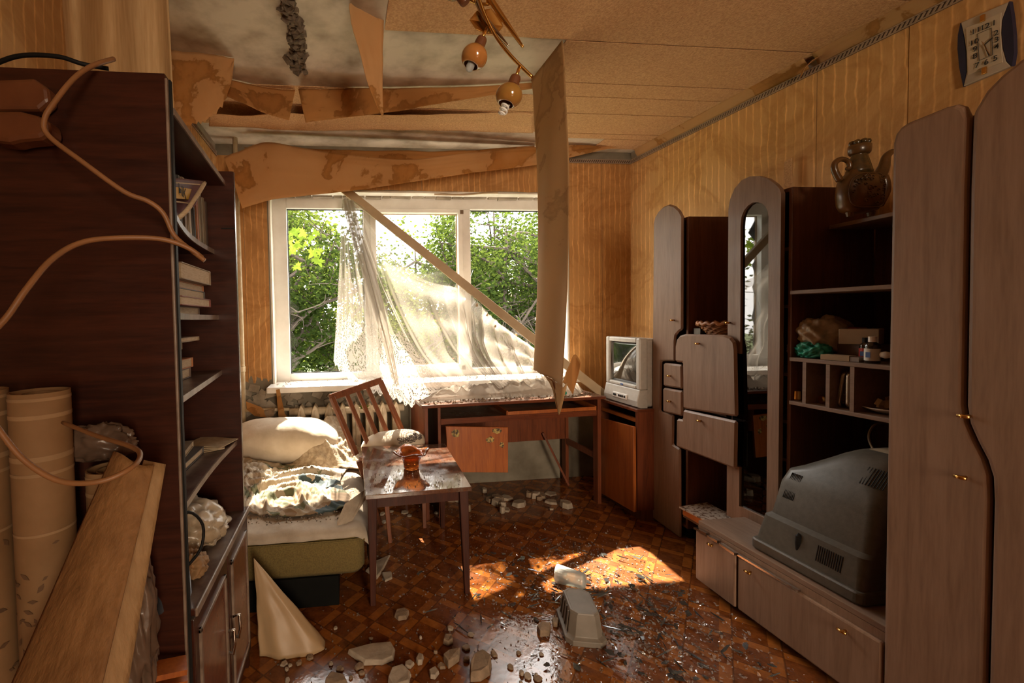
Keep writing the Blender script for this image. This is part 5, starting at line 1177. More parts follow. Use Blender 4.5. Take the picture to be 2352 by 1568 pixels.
# ================================================================== LAMP, CLOCK, EWER AND SHELF THINGS
def cdepth(p): return AX[2]*p.x + AY[2]*p.y + AZ[2]*(p.z - CAMH)
class Fr:
    """a local upright frame at a real place: u across, w away, z up; metres per pixel there"""
    def __init__(s, px, py, **k):
        s.o = P(px, py, **k); s.px, s.py = px, py; s.s = cdepth(s.o)/FPX
        s.u = Vector((AX[0], AY[0], 0)).normalized(); s.w = Vector((-s.u.y, s.u.x, 0)); s.r = Matrix(((s.u.x, s.w.x, 0), (s.u.y, s.w.y, 0), (0, 0, 1)))
    def at(s, px, py, w=0.0): return s.o + s.u*((px - s.px)*s.s) + Vector((0, 0, (s.py - py)*s.s)) + s.w*w
# ---- chandelier
F_ = Fr(1120, 20, Y=1.45)
t = thing('chandelier', 'brass chandelier with small lustre glass globes', 'lamp', (F_.at(1105, -80).x, F_.at(1105, -80).y, ZC - .005))
hub = F_.at(1122, 10); top = Vector((hub.x, hub.y, ZC))
MB().lathe(top, [(0, 0), (.055, 0), (.055, -.012), (.03, -.03), (.008, -.04), (.008, -(top.z - hub.z))], 24).build('ceiling_rose', M['brass'], t, smooth=True)
MB().tube(curve([F_.at(1085, -40, -.02), F_.at(1096, 0, -.02), F_.at(1113, 40, -.01), F_.at(1140, 85), F_.at(1175, 130), F_.at(1222, 177)], 30), .0055, 8).build('arm', M['brass'], t, smooth=True)
MB().tube(curve([F_.at(1150, -40, .10), F_.at(1110, -15, .05), F_.at(1060, -10, 0), F_.at(1000, -20, -.03)], 20), .0055, 8).build('arm', M['brass'], t, smooth=True)
def blade(pa, pb, wmax, bend, w0):
    def fn(u, v):
        p = cr(pa, u); wd = wmax*math.sin(PI*min(1, .12 + u*.88))*(1 - u*.25)
        return p + (F_.u*.8 + Vector((0, 0, .35)) + F_.w*.4)*wd*(v - .5) + F_.w*(w0 + bend*(v - .5)**2)
    return MB().grid(fn, 24, 6)
blade([F_.at(1108, -20), F_.at(1135, 25), F_.at(1165, 70), F_.at(1196, 118)], None, .034, .05, -.03).build('leaf_blade', M['brass'], t, smooth=True, solid=.002)
blade([F_.at(1095, -20), F_.at(1118, 25), F_.at(1145, 60), F_.at(1172, 95)], None, .030, .05, .02).build('leaf_blade', M['chrome'], t, smooth=True, solid=.002)
MB().prism([F_.at(1083, 25, .04), F_.at(1100, 5, .04), F_.at(1135, 0, .04), F_.at(1160, 22, .05), F_.at(1164, 38, .05), F_.at(1150, 55, .05), F_.at(1120, 58, .04), F_.at(1098, 48, .04)], F_.w*.004).build('hub_plate', M['brass'], t, bevel=.002)
M['lustre'] = M['ironglaze']
def shade(px, py, tilt, bulb):
    g = F_.at(px, py); ax = (F_.at(*tilt) - g).normalized(); rot = Vector((0, 0, 1)).rotation_difference(ax).to_matrix()
    MB().tube([g + ax*.058, F_.at(*tilt)], .0055, 8).build('stem', M['brass'], t, smooth=True)
    MB().lathe(g, [(.0, .066), (.016, .066), (.018, .060), (.019, .036), (.0, .036)], 20, rot).build('lamp_holder', M['socket'], t, smooth=False)
    prof = [(.044*math.sin(a), .038*math.cos(a)) for a in [.40 + k*(2.52 - .40)/16 for k in range(17)]]
    MB().lathe(g, prof + [(r - .002, z + .0005) for r, z in reversed(prof)], 28, rot).build('globe', M['lustre'], t, smooth=True)
    if bulb == 'spiral':
        MB().tube([g + rot @ Vector((.012*math.cos(a), .012*math.sin(a), -.028 - .0022*a)) for a in [k*.4 for k in range(46)]], .0038, 6).build('bulb', M['white'], t, smooth=True)
    else: MB().lathe(g, [(.0, -.052), (.010, -.048), (.014, -.036), (.012, -.01), (.0, 0)], 14, rot).build('bulb', M['cupglass'], t, smooth=True)
shade(1088, 128, (1118, 62), 'candle'); shade(1167, 217, (1193, 150), 'spiral'); shade(1046, -32, (1060, -10), 'candle')

# ---- wall clock
CX = 2.372
t = thing('wall_clock', 'square silver clock with navy sides and black numerals on the right wall', 'clock', P(2262, 110, X=CX))
def cp(px, py, d=0): return P(px, py, X=CX - d)
lc = [cp(*p) for p in ((2206, 52), (2200, 80), (2199, 110), (2202, 150), (2209, 190), (2211, 201))]; rc = [cp(*p) for p in ((2318, 5), (2305, 40), (2303, 75), (2306, 110), (2313, 140), (2322, 160))]
frp = [cp(2206, 52), cp(2318, 4), cp(2303, 45), cp(2301, 75), cp(2304, 110), cp(2312, 140), cp(2322, 152), cp(2212, 199), cp(2216, 170), cp(2217, 130), cp(2214, 90)]
XQ = XR(1.4) - .004 - CX
MB().prism([cp(2206, 52)] + [cp(2318, 3), cp(2302, 45), cp(2300, 75), cp(2303, 110), cp(2311, 140), cp(2322, 152)] + [cp(2212, 199), cp(2220, 165), cp(2219, 120), cp(2214, 85)], (XQ, 0, 0)).build('frame', M['clockframe'], t, bevel=.003)
MB().prism([cp(2206, 52), cp(2200, 80), cp(2199, 112), cp(2203, 155), cp(2212, 199), cp(2219, 165), cp(2218, 120), cp(2213, 85)], (XQ, 0, 0)).build('side_panel', M['clockblue'], t)
MB().prism([cp(2318, 3), cp(2324, 40), cp(2328, 80), cp(2329, 120), cp(2324, 152), cp(2312, 140), cp(2304, 110), cp(2301, 75), cp(2303, 45)], (XQ, 0, 0)).build('side_panel', M['clockblue'], t)
MB().prism([cp(2219, 64, .002), cp(2299, 29, .002), cp(2297, 75, .002), cp(2302, 143, .002), cp(2224, 172, .002), cp(2222, 120, .002)], (.003, 0, 0)).build('face', M['clockface'], t)
tx = Matrix(((0, 0, -1, 0), (-1, 0, 0, 0), (0, 1, 0, 0), (0, 0, 0, 1)))
for n, (a, c) in {'12': (2262, 62), '1': (2283, 53), '2': (2288, 76), '3': (2289, 91), '4': (2289, 107), '5': (2286, 134), '6': (2265, 143), '7': (2244, 150), '8': (2239, 129), '9': (2239, 113), '10': (2237, 97), '11': (2241, 71)}.items():
    p = cp(a, c, .0045); m_ = tx.copy(); m_[0][3], m_[1][3], m_[2][3] = p
    text(n, 'numeral', M['ink'], t, m_, .026, .0002)
sq = [cp(2245, 78, .0035), cp(2277, 64, .0035), cp(2280, 126, .0035), cp(2249, 139, .0035)]
b = MB()
for i in range(4): b.bar(sq[i], sq[(i+1) % 4], .0008, .0012)
b.build('inner_square', M['ink'], t)
ctr = cp(2261, 103, .005)
MB().bar(ctr, cp(2280, 86, .005), .001, .0035).build('hour_hand', M['ink'], t); MB().bar(ctr, cp(2272, 128, .005), .001, .003).build('minute_hand', M['ink'], t); MB().bar(cp(2255, 95, .006), cp(2275, 128, .006), .0008, .001).build('second_hand', M['brass'], t)
for a, c in ((2257, 42), (2261, 162)): MB().obox(cp(a, c, .004), .004, .006, .013).build('clip', M['brass'], t, bevel=.002)

# ---- glazed ewer on the top shelf
E_ = Fr(1972, 497, Z=1.651)
t = thing('ewer', 'brown glazed ceramic ewer with curved spout on the top shelf', 'jug', E_.o)
k_ = E_.s
def flat_lathe(prof, ratio, n=36, pw=2.0):
    b = MB(); base = 0
    for r, z in prof:
        for k in range(n):
            a = 2*PI*k/n; sg = lambda x, e: math.copysign(abs(x)**e, x)
            b.v.append(E_.o + E_.u*(r*k_*sg(math.cos(a), 2/pw)) + E_.w*(r*k_*ratio*sg(math.sin(a), 2/pw)) + Vector((0, 0, z*k_)))
    m = len(prof)
    for j in range(m - 1):
        for k in range(n): b.f.append((j*n+k, j*n+(k+1) % n, (j+1)*n+(k+1) % n, (j+1)*n+k))
    b.f.append(tuple(range(n-1, -1, -1))); b.f.append(tuple((m-1)*n+k for k in range(n))); return b
flat_lathe([(22, 8), (36, 13), (42, 26), (44, 48), (43, 68), (40, 82), (34, 92), (27, 98), (25, 105)], .6, pw=2.7).build('body', M['ewer'], t, smooth=True)
flat_lathe([(25, 96), (24, 105), (21, 118), (17, 132), (15, 140), (15, 146)], .8).build('neck', M['ewerdark'], t, smooth=True)
flat_lathe([(17, 140), (20, 144), (21, 152), (21, 160), (18, 163)], .9).build('collar', M['ewer'], t, smooth=True)
for i in range(7):
    a = 2*PI*i/7; c = E_.o + E_.u*(13*k_*math.cos(a)) + E_.w*(13*k_*math.sin(a)) + Vector((0, 0, 166*k_))
    MB().lathe(c, [(0, -.012), (.008, -.008), (.011, 0), (.008, .009), (0, .012)], 10).build('stopper_lobe', M['ewerdark'], t, smooth=True)
MB().lathe(E_.o + Vector((0, 0, 163*k_)), [(0, 0), (.018, .001), (.016, .014), (0, .018)], 14).build('stopper', M['ewerdark'], t, smooth=True)
MB().tube(curve([E_.at(2003, 425), E_.at(2018, 405), E_.at(2028, 385), E_.at(2034, 362), E_.at(2048, 350)], 20), [.026 - .017*i/20 for i in range(21)], 12).build('spout', M['ewer'], t, smooth=True)
MB().tube(curve([E_.at(2015, 470), E_.at(2030, 440), E_.at(2026, 410), E_.at(2012, 400)], 16), [.020 - .004*i/16 for i in range(17)], 10).build('spout_root', M['ewer'], t, smooth=True)
MB().tube(curve([E_.at(1928, 415), E_.at(1916, 392), E_.at(1916, 375), E_.at(1930, 366), E_.at(1946, 372), E_.at(1950, 385), E_.at(1943, 388)], 24), [.012 - .005*i/24 for i in range(25)], 10).build('handle', M['ewer'], t, smooth=True)
for a in (1952, 2000): MB().tube([E_.at(a, 487), E_.at(a, 497)], [.014, .010], 10).build('foot', M['ewer'], t)
rr = random.Random(2); b = MB()
for i in range(34):
    a = rr.uniform(-1, 1); z = rr.uniform(22, 86); hw = 36*(1 - ((z - 54)/46)**2*.35); u = a*hw; r0 = rr.uniform(3, 6)
    dep = -.55*48*k_*math.sqrt(max(.05, 1 - (u/54)**2))*1.0
    b.tube([E_.o + E_.u*((u + math.cos(q_)*r0*(1 - q_/9))*k_) + E_.w*(dep - .001) + Vector((0, 0, (z + math.sin(q_)*r0*(1 - q_/9))*k_)) for q_ in [k*.6 for k in range(11)]], .0018, 4)
b.build('relief_ornament', M['ewer'], t, smooth=True)
b = MB(); lp = []
for k in range(41):
    a = 2*PI*k/40; sg = lambda x, e: math.copysign(abs(x)**e, x); u = 40*sg(math.cos(a), .6); z = 53 + 38*sg(math.sin(a), .6)
    lp.append(E_.o + E_.u*(u*k_) + E_.w*(-.55*47*k_*math.sqrt(max(.2, 1 - (u/54)**2))) + Vector((0, 0, z*k_)))
b.tube(lp, .002, 5, False); b.build('relief_border', M['ewer'], t, smooth=True)

# ---- things on the shelves
def fcr(px, py, Z, wpx, hpx, dm, seed, mat, name, label, cat, amp=.6, sharp=5):
    f = Fr(px, py, Z=Z); rz = hpx*f.s/1.5
    return crumple(f.o + Vector((0, 0, rz*.73)) , wpx*f.s/2, dm, rz, seed, mat, name, label, cat, 34, amp, sharp)
def sh_at(px, py, X): return P(px, py, X=X)
def shelfc(px, py, X, z): p = P(px, py, X=X); return (X, p.y, z)
crumple(shelfc(1895, 770, 2.03, 1.175), .11, .075, .085, 21, M['clearbag'], 'plastic_bag', 'crumpled translucent bag on the middle shelf', 'bag', 44, .55, 4)
crumple(shelfc(1868, 797, 1.96, 1.118), .045, .06, .038, 22, M['greenbag'], 'green_bag', 'crumpled teal green bag on the middle shelf', 'bag', 40, .8, 6)
crumple(shelfc(1832, 790, 1.97, 1.125), .04, .028, .042, 23, M['card'], 'paper_packet', 'buff paper packet beside the teal bag', 'packet', 30, .6, 5)
c = shelfc(1985, 760, 2.07, 1.089); o = box(c[0] - .06, c[0] + .07, c[1] - .06, c[1] + .06, 1.089, 1.150).build('dark_box', M['cover1'], None, c); tag(o, 'dark box under the pale cardboard box on the middle shelf', 'box')
o = MB().obox((c[0] - .02, c[1] - .005, 1.181), .055, .055, .030, Matrix.Rotation(.5, 3, 'Z')).build('white_box', M['card'], None, (c[0], c[1], 1.151), bevel=.002); tag(o, 'pale cardboard box on top of the dark box', 'box')
c2 = shelfc(1945, 750, 2.10, 1.089); o = box(c2[0] - .05, c2[0] + .06, c2[1] - .035, c2[1] + .04, 1.089, 1.165).build('brown_carton', M['cover1'], None, c2); tag(o, 'brown carton under the red box behind the bag', 'box')
o = MB().obox((c2[0], c2[1], 1.190), .06, .045, .024, Matrix.Rotation(.4, 3, 'Z')).build('red_box', M['red'], None, (c2[0], c2[1], 1.166), bevel=.002); tag(o, 'flat red box beside the pale cardboard box', 'box')
c = shelfc(1925, 810, 1.935, 1.0995); o = MB().obox(c, .022, .045, .0105, Matrix.Rotation(.2, 3, 'Z')).build('card_box', M['card'], None, (c[0], c[1], 1.089), bevel=.001); tag(o, 'small flat card box at the front of the middle shelf', 'box')
c = shelfc(1972, 810, 1.945, 1.098); o = MB().obox(c, .022, .022, .009, Matrix.Rotation(-.1, 3, 'Z')).build('brown_box', M['cover1'], None, (c[0], c[1], 1.089)); tag(o, 'small dark brown box left of the medicine bottle', 'box')
def bottle(x, y, z, r, h, label, lab='pagelabel', cap='white'):
    t = thing('medicine_bottle', label, 'bottle', (x, y, z))
    MB().lathe((x, y, z), [(0, 0), (r, 0), (r, h*.66), (r*.8, h*.74), (r*.5, h*.78), (r*.5, h*.82), (0, h*.82)], 20).build('glass', M['bottle'], t, smooth=True)
    MB().lathe((x, y, z), [(r*.56, h*.80), (r*.56, h), (0, h)], 16).build('cap', M[cap], t)
    b = MB().lathe((x, y, z), [(r + .0006, h*.10), (r + .0006, h*.55)], 20); b.f = [f for f in b.f if len(f) == 4]; b.build('label', M[lab], t, smooth=True)
    box(x - r - .0012, x - r - .0004, y - r*.45, y + r*.25, z + h*.22, z + h*.42).build('label_print', M['blue'], t)
c = shelfc(2004, 800, 1.935, 0); bottle(c[0], c[1], 1.089, .021, .098, 'dark medicine bottle with white cap on the middle shelf')
c = shelfc(1988, 790, 1.99, 0); bottle(c[0], c[1], 1.089, .017, .09, 'dark bottle with red label behind the white-capped one', 'red', 'black')
o = MB().lathe(P(2034, 815, X=1.94), [(.0, -.014), (.010, -.012), (.013, 0), (.010, .012), (0, .014)], 14, Matrix.Rotation(PI/2, 3, 'X')).build('ceramic_cup', M['white'], None, P(2034, 822, X=1.94), smooth=True); tag(o, 'tiny white pot at the right end of the middle shelf', 'pot')
# pigeonholes
p = P(1832, 915, X=1.94); o = MB().lathe((p.x, p.y, .902), [(.0, 0), (.016, 0), (.017, .004), (.016, .04), (.014, .04), (.014, .006), (0, .006)], 18).build('metal_tin', M['brass'], None, (p.x, p.y, .902)); tag(o, 'small brass tin in the first pigeonhole', 'tin')
p = P(1888, 921, X=1.95); o = MB().lathe((p.x, p.y, .920), [(.0, -.006), (.016, -.006), (.018, 0), (.016, .006), (0, .006)], 20, Matrix.Rotation(PI/2, 3, 'Y') @ Matrix.Rotation(.4, 3, 'X')).build('brass_disc', M['brass'], None, (p.x, p.y, .902)); tag(o, 'round brass disc standing in the second pigeonhole', 'disc')
p = P(1935, 925, X=1.93)
for i, (dy, th) in enumerate(((.012, .12), (-.02, .0))):
    t = thing('foil_tray', ('leaning' if i == 0 else 'upright ribbed') + ' foil tray in the third pigeonhole', 'tray', (p.x, p.y + dy, .902), 'foil trays in the third pigeonhole')
    m_ = Matrix.Rotation(th, 3, 'X'); lp = [Vector((a.x, 0, a.y)) for a in rrect(0, .14, .002, .145, 0, .02)]
    b = MB(); b.prism([Vector((p.x, p.y + dy, .902)) + m_ @ v for v in lp], m_ @ Vector((0, .012, 0))); b.build('tray', M['steel'], t, bevel=.004)
    b = MB()
    for k in range(10): b.bar(Vector((p.x + .015, p.y + dy - .001, .902)) + m_ @ Vector((0, 0, .02 + k*.011)), Vector((p.x + .10, p.y + dy - .001, .902)) + m_ @ Vector((0, 0, .02 + k*.011)), .004, .004)
    b.build('ribs', M['steel'], t)
p = P(2025, 945, X=1.97)
t = thing('saucer', 'white saucer with dried scraps in the last pigeonhole', 'saucer', (p.x, p.y, .902))
MB().lathe((p.x + .03, p.y, .902), [(0, .002), (.03, 0), (.06, .012), (.075, .02), (.074, .022), (.058, .016), (.03, .006), (0, .006)], 28).build('dish', M['white'], t, smooth=True)
b = MB(); rr = random.Random(9)
for i in range(18): b.obox((p.x + .03 + rr.gauss(0, .02), p.y + rr.gauss(0, .02), .915 + rr.uniform(0, .05)), .012, .008, .003, Euler((rr.uniform(0, 3), rr.uniform(0, 3), rr.uniform(0, 3))).to_matrix())
stuff(b.build('dried_scraps', M['brownedge'], t))
# wicker basket and paper box
p = P(1640, 762, Y=2.12)
t = thing('wicker_basket', 'small braided wicker basket on top of the secretary', 'basket', (2.0, 2.12, 1.153))
bc = Vector((2.0, 2.12, 1.153))
for i in range(6):
    z = .012 + i*.010; r0 = .060 + .008*i
    MB().tube([bc + Vector((r0*math.cos(a), r0*1.15*math.sin(a), z + .004*math.sin(a*14 + i*PI))) for a in [k*2*PI/56 for k in range(57)]], .0055, 6, False).build('braid', M['wicker'], t, smooth=True)
MB().tube([bc + Vector((.112*math.cos(a), .125*math.sin(a), .074 + .006*math.sin(a*18))) for a in [k*2*PI/72 for k in range(73)]], .010, 7, False).build('rim', M['wicker'], t, smooth=True)
MB().lathe(bc, [(0, 0), (.058, 0), (.058, .008), (0, .008)], 24).build('base', M['wicker'], t)
o = box(1.93, 2.02, 2.20, 2.245, 1.153, 1.20).build('glass_block', M['darkglass'], None, (1.97, 2.22, 1.153)); tag(o, 'small dark glass box beside the wicker basket', 'box')
t = thing('paper_box', 'orange box with spotted paper lid in the niche by the stand', 'box', (1.95, 2.12, .154))
MB().prism([(1.865, 2.245, .155), (1.865, 2.06, .155), (2.02, 2.06, .155), (2.02, 2.245, .155)], (0, 0, .035)).build('tray', M['orange'], t, bevel=.002)
MB().prism([(1.850, 2.252, .190), (1.862, 2.05, .192), (2.02, 2.05, .200), (2.02, 2.252, .205)], (0, 0, .008)).build('lid', M['spot'], t)
# paper strip standing on the wall unit
o = MB().prism([P(1800, 430, X=2.30), P(1801, 372, X=2.30), P(1818, 362, X=2.30), P(1818, 430, X=2.30)], (.004, 0, 0)).build('paper_offcut', M['cpaper'], None, P(1810, 430, X=2.30)); tag(o, 'folded paper offcut standing against the right wall', 'paper')

# ================================================================== FLOOR LITTER
# upturned planter
pc = Vector((.935, 1.672, 0)); pr = Matrix.Rotation(math.radians(-15), 3, 'Z')
def octl(hx, hy, c, z): return [pc + pr @ Vector(v) for v in ((hx - c, hy, z), (-hx + c, hy, z), (-hx, hy - c, z), (-hx, -hy + c, z), (-hx + c, -hy, z), (hx - c, -hy, z), (hx, -hy + c, z), (hx, hy - c, z))]
t = thing('planter', 'upturned grey plastic flower box on the wet floor', 'planter', pc)
loftloops([octl(.076, .104, .024, 0), octl(.078, .106, .024, .022), octl(.070, .098, .022, .026), octl(.064, .092, .022, .030), octl(.054, .084, .022, .112), octl(.050, .080, .022, .116)]).build('shell', M['planter'], t, bevel=.002)
loftloops([octl(.054, .084, .023, .113), octl(.052, .082, .023, .119), octl(.045, .075, .021, .1195), octl(.044, .074, .020, .1176)]).build('base_rim', M['planter'], t, bevel=.001)
for s in (-1, 1):
    for k in range(4):
        y_ = -.054 + .036*k; MB().bar(pc + pr @ Vector((s*.066, y_, .032)), pc + pr @ Vector((s*.0555, y_*.92, .106)), .004, .006, up=pr @ Vector((0, 1, 0))).build('side_rib', M['planter'], t)
# clear ribbed cup on its side
c0 = P(1284, 1318, Z=.035); c1 = P(1344, 1338, Z=.035); ax = (c1 - c0).normalized(); ax.z = 0.06; ax.normalize(); rot = Vector((0, 0, 1)).rotation_difference(ax).to_matrix()
t = thing('plastic_cup', 'clear ribbed plastic cup lying in the sun patch', 'cup', (c0.x, c0.y, 0))
L = (c1 - c0).length
MB().lathe(c0, [(.043, -.01), (.041, 0), (.034, L*.9), (.030, L), (0, L + .004), (0, L), (.028, L - .003), (.032, L*.9), (.039, 0)], 40, rot, mod=lambda r, z, a, j: (r*(1 + .03*math.cos(20*a)), z)).build('body', M['cupglass'], t, smooth=True)
# plaster rubble
def chunk(c, pts, th, mat, label, group=None, name='plaster_chunk', seed=0, tilt=(0, 0)):
    r = random.Random(seed); c = Vector(c); m = Euler((tilt[0], tilt[1], 0)).to_matrix(); n = len(pts)
    lo = [c + m @ Vector((p.x - c.x, p.y - c.y, 0)) for p in pts]; cen = sum(lo, Vector())/n
    hi = [cen + (p - cen)*r.uniform(.82, .97) + Vector((0, 0, th*r.uniform(.75, 1.1))) for p in lo]
    dz = -min(p.z for p in lo) + .001
    b = MB(); b.add([p + Vector((0, 0, dz)) for p in lo + hi], [tuple(range(n-1, -1, -1)), tuple(range(n, 2*n))] + [(i, (i+1) % n, n + (i+1) % n, n + i) for i in range(n)])
    o = b.build(name, M[mat], None, (c.x, c.y, 0), bevel=.003); return tag(o, label, 'rubble', group)
def pxpoly(l): return [P(a, c, Z=0) for a, c in l]
big = [([(797, 1502), (850, 1484), (900, 1480), (908, 1496), (905, 1518), (880, 1528), (835, 1530)], .020, 'chunkw', 'large flat whitewashed plaster slab in the left foreground'),
 ([(1078, 1545), (1090, 1520), (1110, 1511), (1130, 1530), (1126, 1552), (1105, 1566), (1080, 1568)], .045, 'chunk', 'blocky grey plaster lump beside the puddle at the bottom'),
 ([(1018, 1520), (1030, 1503), (1058, 1502), (1055, 1520), (1030, 1538)], .030, 'chunk', 'pale pointed plaster lump left of the puddle'),
 ([(1017, 1480), (1022, 1465), (1038, 1463), (1042, 1478), (1030, 1486)], .022, 'chunk', 'small dark plaster lump behind the pointed one'),
 ([(905, 1418), (910, 1406), (930, 1402), (940, 1412), (934, 1424), (915, 1427)], .022, 'chunk', 'round plaster lump in front of the table leg'),
 ([(890, 1568), (900, 1545), (925, 1536), (945, 1550), (940, 1575), (905, 1585)], .022, 'chunkw', 'whitewashed lump cut by the bottom edge'),
 ([(955, 1522), (962, 1506), (974, 1512), (970, 1528), (960, 1530)], .020, 'chunkw', 'upright pale flake beside the large slab'),
 ([(838, 1312), (862, 1290), (898, 1275), (880, 1312), (866, 1332)], .012, 'chunkw', 'sunlit white plaster plate leaning at the table leg'),
 ([(876, 1318), (900, 1315), (902, 1330), (884, 1338)], .012, 'chunkw', 'small white plaster plate behind the front table leg'),
 ([(1232, 1448), (1245, 1440), (1266, 1442), (1262, 1462), (1240, 1464)], .028, 'chunk', 'dark wet lump left of the planter'),
 ([(1268, 1428), (1276, 1422), (1284, 1430), (1280, 1442), (1270, 1440)], .020, 'chunk', 'small brown lump tucked at the planter corner'),
 ([(745, 1568), (760, 1550), (790, 1556), (800, 1572), (770, 1580)], .018, 'chunk', 'crumbled brown lump at the bottom left'),
 ([(985, 1545), (1000, 1535), (1010, 1548), (1000, 1562), (988, 1560)], .016, 'chunkw', 'small pale lump right of the cut-off one')]
for i, (pl, th, mt_, lb) in enumerate(big):
    pp = pxpoly(pl); c = sum(pp, Vector())/len(pp); chunk(c, pp, th, mt_, lb, seed=i)
rr = random.Random(31)
def rand_chunk(x, y, s, th, mat, label, group, seed):
    r = random.Random(seed); n = r.randint(5, 7); a0 = r.uniform(0, 6); pp = [Vector((x + math.cos(a0 + k*2*PI/n)*s*r.uniform(.6, 1.1), y + math.sin(a0 + k*2*PI/n)*s*r.uniform(.6, 1.1), 0)) for k in range(n)]
    chunk((x, y, 0), pp, th, mat, label, group, seed=seed)
for i in range(36):
    q_ = P(rr.uniform(640, 1260), rr.choice((rr.uniform(1440, 1575), rr.uniform(1480, 1575))), Z=0)
    if q_.x > .78 and q_.y > 1.52: continue
    rand_chunk(q_.x, q_.y, rr.uniform(.008, .022), rr.uniform(.006, .014), rr.choice(('chunk', 'chunkw')), 'small plaster crumb scattered on the floor in the foreground', 'plaster crumbs in the foreground', 100 + i)
for i in range(22):
    rand_chunk(rr.uniform(.62, 1.5), rr.uniform(2.72, 3.1), rr.uniform(.02, .06), rr.uniform(.01, .05), rr.choice(('chunk', 'chunkw')), 'plaster lump in the dark under the desk', 'rubble under the desk', 200 + i)
for i in range(16):
    rand_chunk(rr.uniform(.12, .6), rr.uniform(2.72, 3.0), rr.uniform(.012, .03), rr.uniform(.006, .014), 'chunkw', 'pale plaster flake on the floor behind the low table', 'flakes behind the table', 300 + i)
# broken glass: the biggest pieces one by one, the crumbs as one scatter
meshes = []
for i in range(14):
    r = random.Random(500 + i); 
    if i < 6: L, W_ = 1.0, r.uniform(.07, .16)
    else: L, W_ = 1.0, r.uniform(.35, .8)
    n = r.randint(3, 5); pl = [(math.cos(k*2*PI/n + r.uniform(-.35, .35))*L*.5, math.sin(k*2*PI/n + r.uniform(-.35, .35))*W_*.5) for k in range(n)]
    me = bpy.data.meshes.new('glass_shard'); v = [(a, c, 0) for a, c in pl] + [(a, c, 1) for a, c in pl]
    me.from_pydata(v, [], [tuple(range(n-1, -1, -1)), tuple(range(n, 2*n))] + [(k, (k+1) % n, n + (k+1) % n, n + k) for k in range(n)]); me.update(); me.materials.append(M['shard']); meshes.append(me)
rr = random.Random(77); cnt = 0
def litter_density(x, y):
    d = math.exp(-((x - 1.18)/.34)**2 - ((y - 1.72)/.42)**2) + .25*math.exp(-((x - .8)/.35)**2 - ((y - 1.95)/.35)**2)
    return d
while cnt < 290:
    x = rr.uniform(.3, 1.6); y = rr.uniform(1.25, 2.45)
    if rr.random() > litter_density(x, y): continue
    lp = pr.transposed() @ (Vector((x, y, 0)) - pc)
    if abs(lp.x) < .09 and abs(lp.y) < .13: continue
    k = rr.randint(0, 13); s = rr.uniform(.03, .085) if k < 6 else rr.uniform(.014, .042)
    o = bpy.data.objects.new('glass_shard', meshes[k]); C.objects.link(o); tl = rr.gauss(0, .16)
    o.scale = (s, s, .0035); o.location = (x, y, .0012 + abs(math.sin(tl))*s*.5 + rr.choice((0, 0, .004, .008))); o.rotation_euler = (tl, rr.gauss(0, .14), rr.uniform(0, 6.28))
    tag(o, 'clear shard of broken window glass strewn on the floor', 'glass shard', 'glass shards on the floor'); cnt += 1
b = MB(); n = 0
while n < 4200:
    x = rr.uniform(.1, 1.62); y = rr.uniform(1.2, 2.6)
    if rr.random() > litter_density(x, y) + .03: continue
    s = rr.uniform(.0025, .008); c = Vector((x, y, .001 + s*.25)); m_ = Euler((rr.gauss(0, .5), rr.gauss(0, .5), rr.uniform(0, 6.28))).to_matrix(); w_ = s*rr.uniform(.2, .8)
    b.add([c + m_ @ Vector(v) for v in ((-s, -w_, 0), (s, -w_*.6, 0), (s*.5, w_, .001), (-s*.6, w_*.7, .002))], [(0, 1, 2, 3), (0, 3, 1), (1, 3, 2)][:1]); n += 1
o = b.build('glass_crumbs', M['crumbglass'], None, (1.1, 1.8, 0)); tag(o, 'tiny glittering glass crumbs all over the floor', 'glass crumbs', kind='stuff')
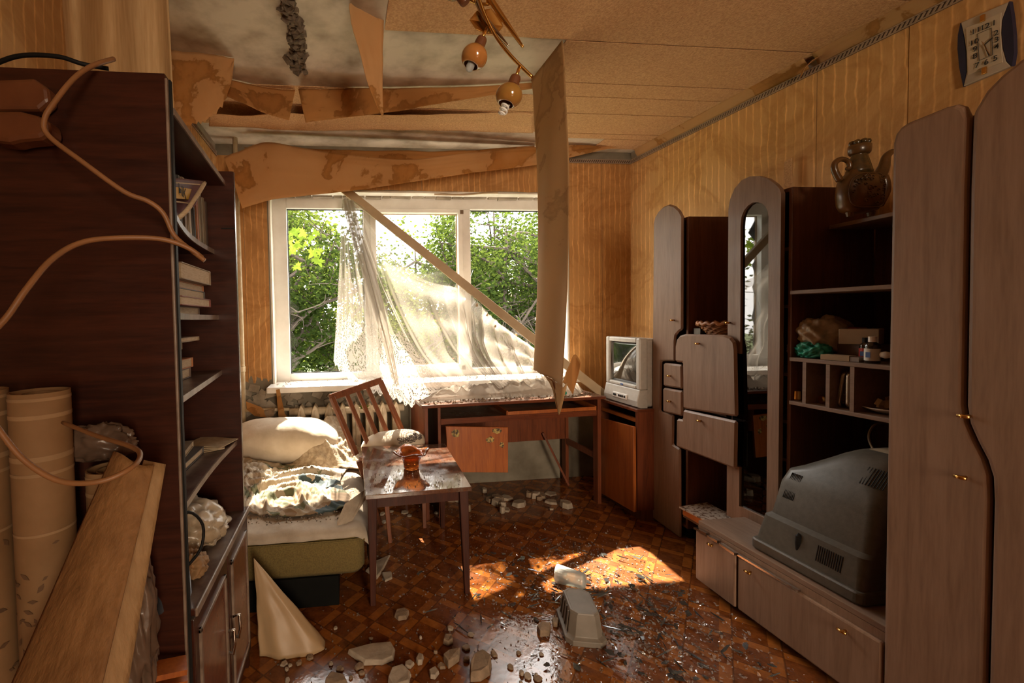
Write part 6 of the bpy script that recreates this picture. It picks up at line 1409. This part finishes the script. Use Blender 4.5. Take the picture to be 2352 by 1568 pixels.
def crumbs(name, label, fn, n, smin, smax, mat, seed):
    r = random.Random(seed); b = MB(); o0 = None
    for i in range(n):
        c = Vector(fn(r)); s = r.uniform(smin, smax); m_ = Euler((r.uniform(0, 3), r.uniform(0, 3), r.uniform(0, 3))).to_matrix()
        b.add([c + m_ @ (Vector(v)*s*r.uniform(.6, 1.1)) for v in ((1, 0, -.5), (-.5, .9, -.5), (-.5, -.9, -.5), (0, 0, .8))], [(0, 1, 2), (0, 3, 1), (1, 3, 2), (2, 3, 0)])
        o0 = o0 or c
    o = b.build(name, M[mat], None, o0); return tag(o, label, 'debris', kind='stuff')
crumbs('floor_grit', 'dark grit and crumbs on the wet floor', lambda r: (r.uniform(-.3, 1.55), r.uniform(1.25, 3.0), .002), 1500, .0015, .006, 'dirt', 1)
crumbs('bed_grit', 'brown plaster crumbs on the bed sheet', lambda r: (r.uniform(-.8, .03), r.triangular(2.0, 2.3, 2.05), .362), 260, .002, .008, 'dirt', 2)
crumbs('table_grit', 'dark grit on the wet table top', lambda r: (r.uniform(.10, .56), r.triangular(1.94, 2.6, 1.95), .512), 320, .001, .0045, 'dirt', 3)
def on_desk(r):
    p = dl + ex*r.uniform(0, 1.22) + ey*r.uniform(0, .3); return (p.x, p.y, .737)
crumbs('desk_rubble', 'plaster crumbs and chips covering the desk top', on_desk, 700, .002, .011, 'chunk', 4)
crumbs('sill_rubble', 'glass and plaster crumbs along the window sill', lambda r: (r.uniform(-.5, 1.7), r.uniform(3.12, 3.38), .826), 420, .002, .009, 'chunkw', 5)

# green leaf blown onto the radiator, small unidentified round item on the desk
c = P(836, 937, Y=3.105); m_ = Euler((PI/2 - .2, .1, 2.6)).to_matrix()
o = MB(); o.add([c + m_ @ Vector((x*.045, y*.045, .008*abs(x))) for x, y in mp], [tuple(range(len(mp)))]); o = o.build('green_leaf', M['maple'], None, c); tag(o, 'bright green leaf stuck on the radiator', 'leaf')
c = P(1297, 905, Y=2.86); o = MB().lathe(Vector((c.x, c.y, .752)), [(0, -.004), (.013, -.004), (.014, .004), (0, .005)], 18, Matrix.Rotation(PI/2 - .2, 3, 'X')).build('round_item', M['greenbag'], None, (c.x, c.y, .738)); tag(o, 'small round green-marked item in the curtain heap on the desk', 'tin')
